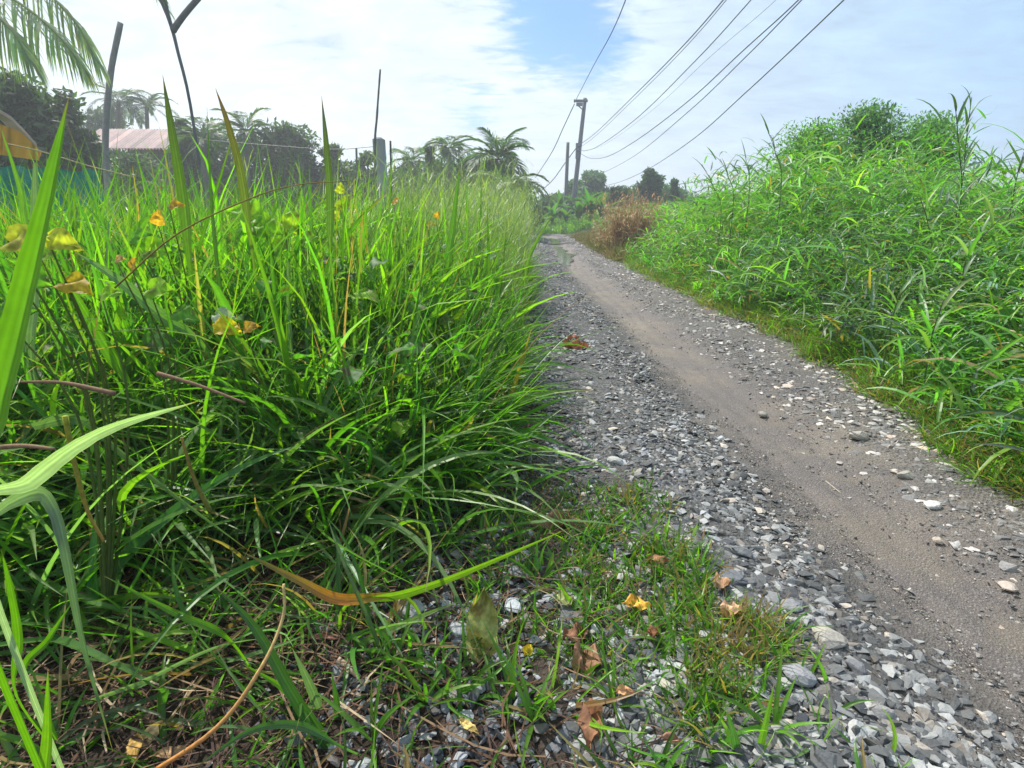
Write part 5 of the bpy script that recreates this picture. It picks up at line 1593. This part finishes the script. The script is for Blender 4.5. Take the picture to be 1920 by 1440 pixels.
a_.add(V_.reshape(-1, 3), np.stack([i_, i_ + 1, i_ + n_ + 1, i_ + n_], -1).reshape(-1, 4), C_.reshape(-1, 3))
link('tarpaulin', a_.mesh('tarpaulin', mat_plant('tarpaulin_mat', 0.5, 0.35, 0.3, tcol=(1.3, 1.0, 0.6), nscale=4), True), thu)
for u in (-70, 58):
    a_ = Acc()
    p_ = at(u, 290, 8.7)
    tube(a_, [(p_[0], 8.7, -0.05), (p_[0], 8.7, p_[2] + (0.15 if u > 0 else 0.9))], [0.05, 0.045], (0.13, 0.1, 0.08), 8)
    link('post', a_.mesh('post', M_WOOD, True), thu)
m, t = new_mat('net_mat')
oc = t.n('ShaderNodeTexCoord').outputs['Object']
nz = t.n('ShaderNodeTexNoise', {'Vector': oc, 'Scale': 9.0, 'Detail': 5.0, 'Roughness': 0.7}).outputs[0]
cb_ = t.ramp(nz, [(0.3, (0.005, 0.13, 0.09)), (0.5, (0.01, 0.28, 0.19)), (0.7, (0.05, 0.34, 0.25))])
p = t.n('ShaderNodeBsdfPrincipled', {'Base Color': cb_, 'Roughness': 0.6})
tr_ = t.n('ShaderNodeBsdfTransparent')
wv = t.n('ShaderNodeTexVoronoi', {'Vector': oc, 'Scale': 60.0}, feature='DISTANCE_TO_EDGE').outputs[0]
al = t.math('GREATER_THAN', 0.2, wv)
mx = t.n('ShaderNodeMixShader', {0: t.math('MAXIMUM', al, 0.75), 1: tr_.outputs[0], 2: p.outputs[0]})
t.n('ShaderNodeOutputMaterial', {0: mx.outputs[0]})
a_ = Acc()
n_ = 50
uu = np.linspace(-200, 186, n_)
rows = 10
V_ = []
for k_ in range(rows + 1):
    for j, u in enumerate(uu):
        tz = at(u, 317 + (10 if u > 100 else 0) * (u - 100) / 96 - 4 * math.sin(j * 0.7), 7.6)[2]
        x_ = at(u, 330, 7.6)[0]
        z_ = tz * (1 - k_ / rows) + 0.02
        V_.append((x_, 7.6 + 0.05 * math.sin(j * 0.9 + k_ * 0.5) + 0.03 * math.sin(j * 2.3), z_))
i_ = np.arange(rows)[:, None] * n_ + np.arange(n_ - 1)[None]
a_.add(V_, np.stack([i_, i_ + 1, i_ + n_ + 1, i_ + n_], -1).reshape(-1, 4), (0.02, 0.4, 0.3))
link('netting_fence', a_.mesh('netting_fence', m, True), None, 'teal plastic netting fence strung below the hut at the left', 'net')

# ---------------------------------------------------------------- utility poles and wires
YP = 34.0
tb, tt_ = at(1070, 405, YP), at(1097, 184, YP)
tb[2] = -0.1
ue = empty('utility_pole', (tb[0], YP, 0), 'tall leaning utility pole with a short crossarm pointing left', 'utility pole')
a_ = Acc()
tube(a_, [tb * (1 - f) + tt_ * f for f in np.linspace(0, 1, 10)], np.linspace(0.155, 0.105, 10), (0.16, 0.17, 0.19), 12)
link('pole', a_.mesh('pole', M_CONC, True), ue)
a_ = Acc()
ca, cb2 = at(1077, 190, YP), at(1096, 192, YP)
box(a_, (ca[0] - 0.05, YP - 0.26, ca[2] - 0.07), (cb2[0] + 0.15, YP - 0.14, ca[2] + 0.05), (0.1, 0.11, 0.12))
link('crossarm', a_.mesh('crossarm', M_METAL), ue)
a_ = Acc()
tube(a_, [at(1084, 198, YP - 0.2), at(1094, 207, YP - 0.2)], [0.03, 0.03], (0.1, 0.11, 0.12), 6)
link('brace', a_.mesh('brace', M_METAL), ue)
a_ = Acc()
p_ = at(1086, 195, YP - 0.2)
box(a_, (p_[0] - 0.17, YP - 0.36, p_[2] - 0.12), (p_[0] + 0.17, YP - 0.16 - 0.1, p_[2] + 0.05), (0.16, 0.2, 0.22))
link('insulator_rack', a_.mesh('insulator_rack', M_METAL), ue)
for zz_px in (272, 280, 288, 294):
    a_ = Acc()
    p_ = at(1083.5 + (288 - zz_px) * 0.1, zz_px, YP - 0.2)
    tube(a_, [p_ + np.array([0, 0, -0.07]), p_ + np.array([0, 0, -0.03]), p_, p_ + np.array([0, 0, 0.03]), p_ + np.array([0, 0, 0.07])], [0.1, 0.06, 0.05, 0.06, 0.1], (0.2, 0.24, 0.33), 10)
    link('insulator', a_.mesh('insulator', M_METAL, True), ue)
a_ = Acc()
p_, p2 = at(1082, 268, YP - 0.2), at(1080, 298, YP - 0.2)
box(a_, (min(p_[0], p2[0]) - 0.03, YP - 0.18, p2[2]), (p_[0] + 0.12, YP - 0.12, p_[2]), (0.15, 0.17, 0.2))
link('bracket', a_.mesh('bracket', M_METAL), ue)
tb2, tt2 = at(1059, 405, 33), at(1065, 267, 33)
tb2[2] = -0.1
pole_obj('utility_pole', 'shorter plain pole left of the tall leaning utility pole', 'utility pole', [tb2, tt2], 0.115, 0.085, (0.16, 0.17, 0.18), M_CONC)


def wire(label, pts, r=0.014):
    P = spline([at(*p_) for p_ in pts], 60)
    a_ = Acc()
    # overhead lines on the farther stretch are a thicker bundle
    tube(a_, P, np.full(60, r), (0.07, 0.09, 0.11), 6)
    link('power_line', a_.mesh('power_line', M_METAL, True), None, label, 'power line', 'overhead lines of the utility pole')


wire('leftmost power line rising from the crossarm straight up the picture', [(1077, 193, 33.8), (1112, 125, 25), (1145, 65, 20), (1173, 0, 16.5), (1230, -160, 11)], 0.016)
wire('power line sagging left from the crossarm down to the palm', [(1077, 195, 33.8), (1056, 240, 36), (1035, 285, 39), (1004, 333, 46)], 0.026)
wire('power line sagging left from the pole middle towards the lane end', [(1083, 274, 33.8), (1060, 305, 36), (1036, 338, 40), (1012, 360, 46)], 0.028)
wire('upper of the close pair of power lines second from the left', [(1086, 272, 33.8), (1118, 248, 28), (1190, 178, 20), (1275, 92, 14.5), (1356, 0, 12), (1480, -160, 8.5)], 0.013)
wire('lower of the close pair of power lines second from the left', [(1086, 278, 33.8), (1120, 252, 28), (1195, 180, 20), (1280, 94, 14.5), (1362, 0, 12), (1488, -160, 8.5)], 0.008)
wire('power line between the close pair and the two sagging ones', [(1086, 283, 33.8), (1116, 277, 28), (1190, 225, 20), (1300, 118, 14.5), (1408, 0, 12), (1550, -165, 8.5)], 0.011)
wire('deepest sagging power line with a loop at the pole', [(1089, 288, 33.8), (1108, 297, 29), (1140, 293, 26), (1195, 262, 21), (1290, 190, 16), (1390, 98, 13), (1497, 0, 11), (1640, -150, 8.5)], 0.012)
wire('thin pale power line just left of the deepest sagging one', [(1088, 286, 33.8), (1135, 270, 26), (1225, 205, 19), (1330, 108, 14), (1455, 0, 11.5), (1600, -150, 8.5)], 0.004)
wire('power line passing behind the pole top of the vine column', [(1090, 338, 50), (1128, 325, 42), (1190, 292, 30), (1290, 210, 19), (1400, 105, 14), (1503, 0, 11.5), (1660, -160, 8.5)], 0.012)
wire('rightmost lowest power line ending behind the dark trees', [(1080, 352, 54), (1140, 347, 46), (1200, 325, 34), (1290, 268, 22), (1400, 172, 16), (1582, 0, 11.5), (1740, -160, 8.5)], 0.014)
wire('short dark cable showing between the trees and the right bank, upper', [(1240, 350, 40), (1290, 343, 34), (1335, 336, 30)], 0.02)
wire('short reddish cable showing between the trees and the right bank, lower', [(1240, 380, 40), (1300, 362, 34), (1340, 345, 30)], 0.02)


# ---------------------------------------------------------------- reeds that stick out of the right bank
def reed(label, pts, Y, nl=6, LL=0.3, LW=0.02, colr=(0.06, 0.12, 0.04), tip=(0.1, 0.1, 0.08), stemr=0.004, group='single reeds rising from the right bank'):
    pp = [at(u, v, Y) for u, v in pts]
    g_ = np.array([pp[0][0], Y, float(H(pp[0][0], Y))])
    t_ = empty('reed', g_, label, 'reed', group)
    C3 = spline([g_] + pp, 22)
    a_ = Acc()
    tt = np.linspace(0, 1, 22)[:, None]
    tube(a_, C3, np.linspace(stemr, stemr * 0.5, 22), np.asarray(colr) * (1 - tt) + np.asarray(tip) * tt, 6)
    link('stem', a_.mesh('stem', M_GRASS, True), t_)
    for k_ in range(nl):
        j = int(7 + 14 * k_ / max(nl, 1))
        P = C3[min(j, 20)]
        a_ = Acc()
        c_ = jit(colr, 1) * 1.2
        a_.add(*blades(np.array([P]), [rng.uniform(0, .6) + (np.pi if k_ % 2 else 0)], [LL * rng.uniform(.7, 1.2)], [LW], [rng.uniform(0.2, 0.7)], [rng.uniform(0.1, 1.3)], 7, c_, c_ * 0.9, across=3, twist=rng.normal(0, .4, 1))[:3])
        link('leaf', a_.mesh('leaf', M_GRASS, True), t_)


reed('reed with a dark bent tip at the left end of the bank skyline', [(1352, 400), (1338, 350), (1316, 308)], 6.5, LL=0.25, LW=0.016, tip=(0.05, 0.06, 0.06))
reed('reed leaning left just right of the bent dark one', [(1375, 380), (1365, 330), (1350, 298)], 6.3, LL=0.25, LW=0.016, tip=(0.05, 0.06, 0.06))
reed('tall dark reed standing out left of the pale airy tree', [(1465, 350), (1452, 280), (1434, 232)], 5.5, LL=0.25, LW=0.016, tip=(0.05, 0.06, 0.07))
reed('short reed at the left shoulder of the bank skyline', [(1405, 360), (1400, 310), (1397, 290)], 6, LL=0.22, LW=0.014)
reed('highest reed at the right with a dark upright tip', [(1800, 380), (1797, 270), (1790, 185)], 4.0, nl=8, LL=0.24, LW=0.02, tip=(0.06, 0.07, 0.08))
reed('tall reed leaning right beside the highest one', [(1800, 370), (1812, 260), (1822, 182)], 4.1, nl=8, LL=0.24, LW=0.02, tip=(0.08, 0.1, 0.1))
reed('reed at the right edge of the picture with a thin dark tip', [(1890, 420), (1905, 340), (1920, 285)], 3.6, LL=0.2, LW=0.015)
reed('pale flowering reed with long flat leaves at the right side of the bank', [(1800, 580), (1815, 480), (1900, 385)], 3.0, nl=6, LL=0.3, LW=0.02, colr=(0.14, 0.22, 0.1))
reed('bleached stem with two level leaves in the dark hollow of the bank', [(1745, 490), (1740, 420), (1725, 370)], 3.6, nl=5, LL=0.24, LW=0.018, colr=(0.13, 0.22, 0.08))
reed('pale stem crossing the near right grass from the verge', [(1675, 590), (1700, 540), (1790, 500)], 2.9, nl=5, LL=0.22, LW=0.016, colr=(0.14, 0.22, 0.1))
reed('yellow green sprig in the middle of the right bank', [(1510, 460), (1502, 400), (1498, 372)], 5.0, nl=6, LL=0.18, LW=0.018, colr=(0.16, 0.28, 0.02))
reed('drooping broad leaved grass stalk at the near right corner', [(1730, 740), (1745, 640), (1770, 560)], 2.5, nl=7, LL=0.22, LW=0.02, colr=(0.13, 0.22, 0.06))
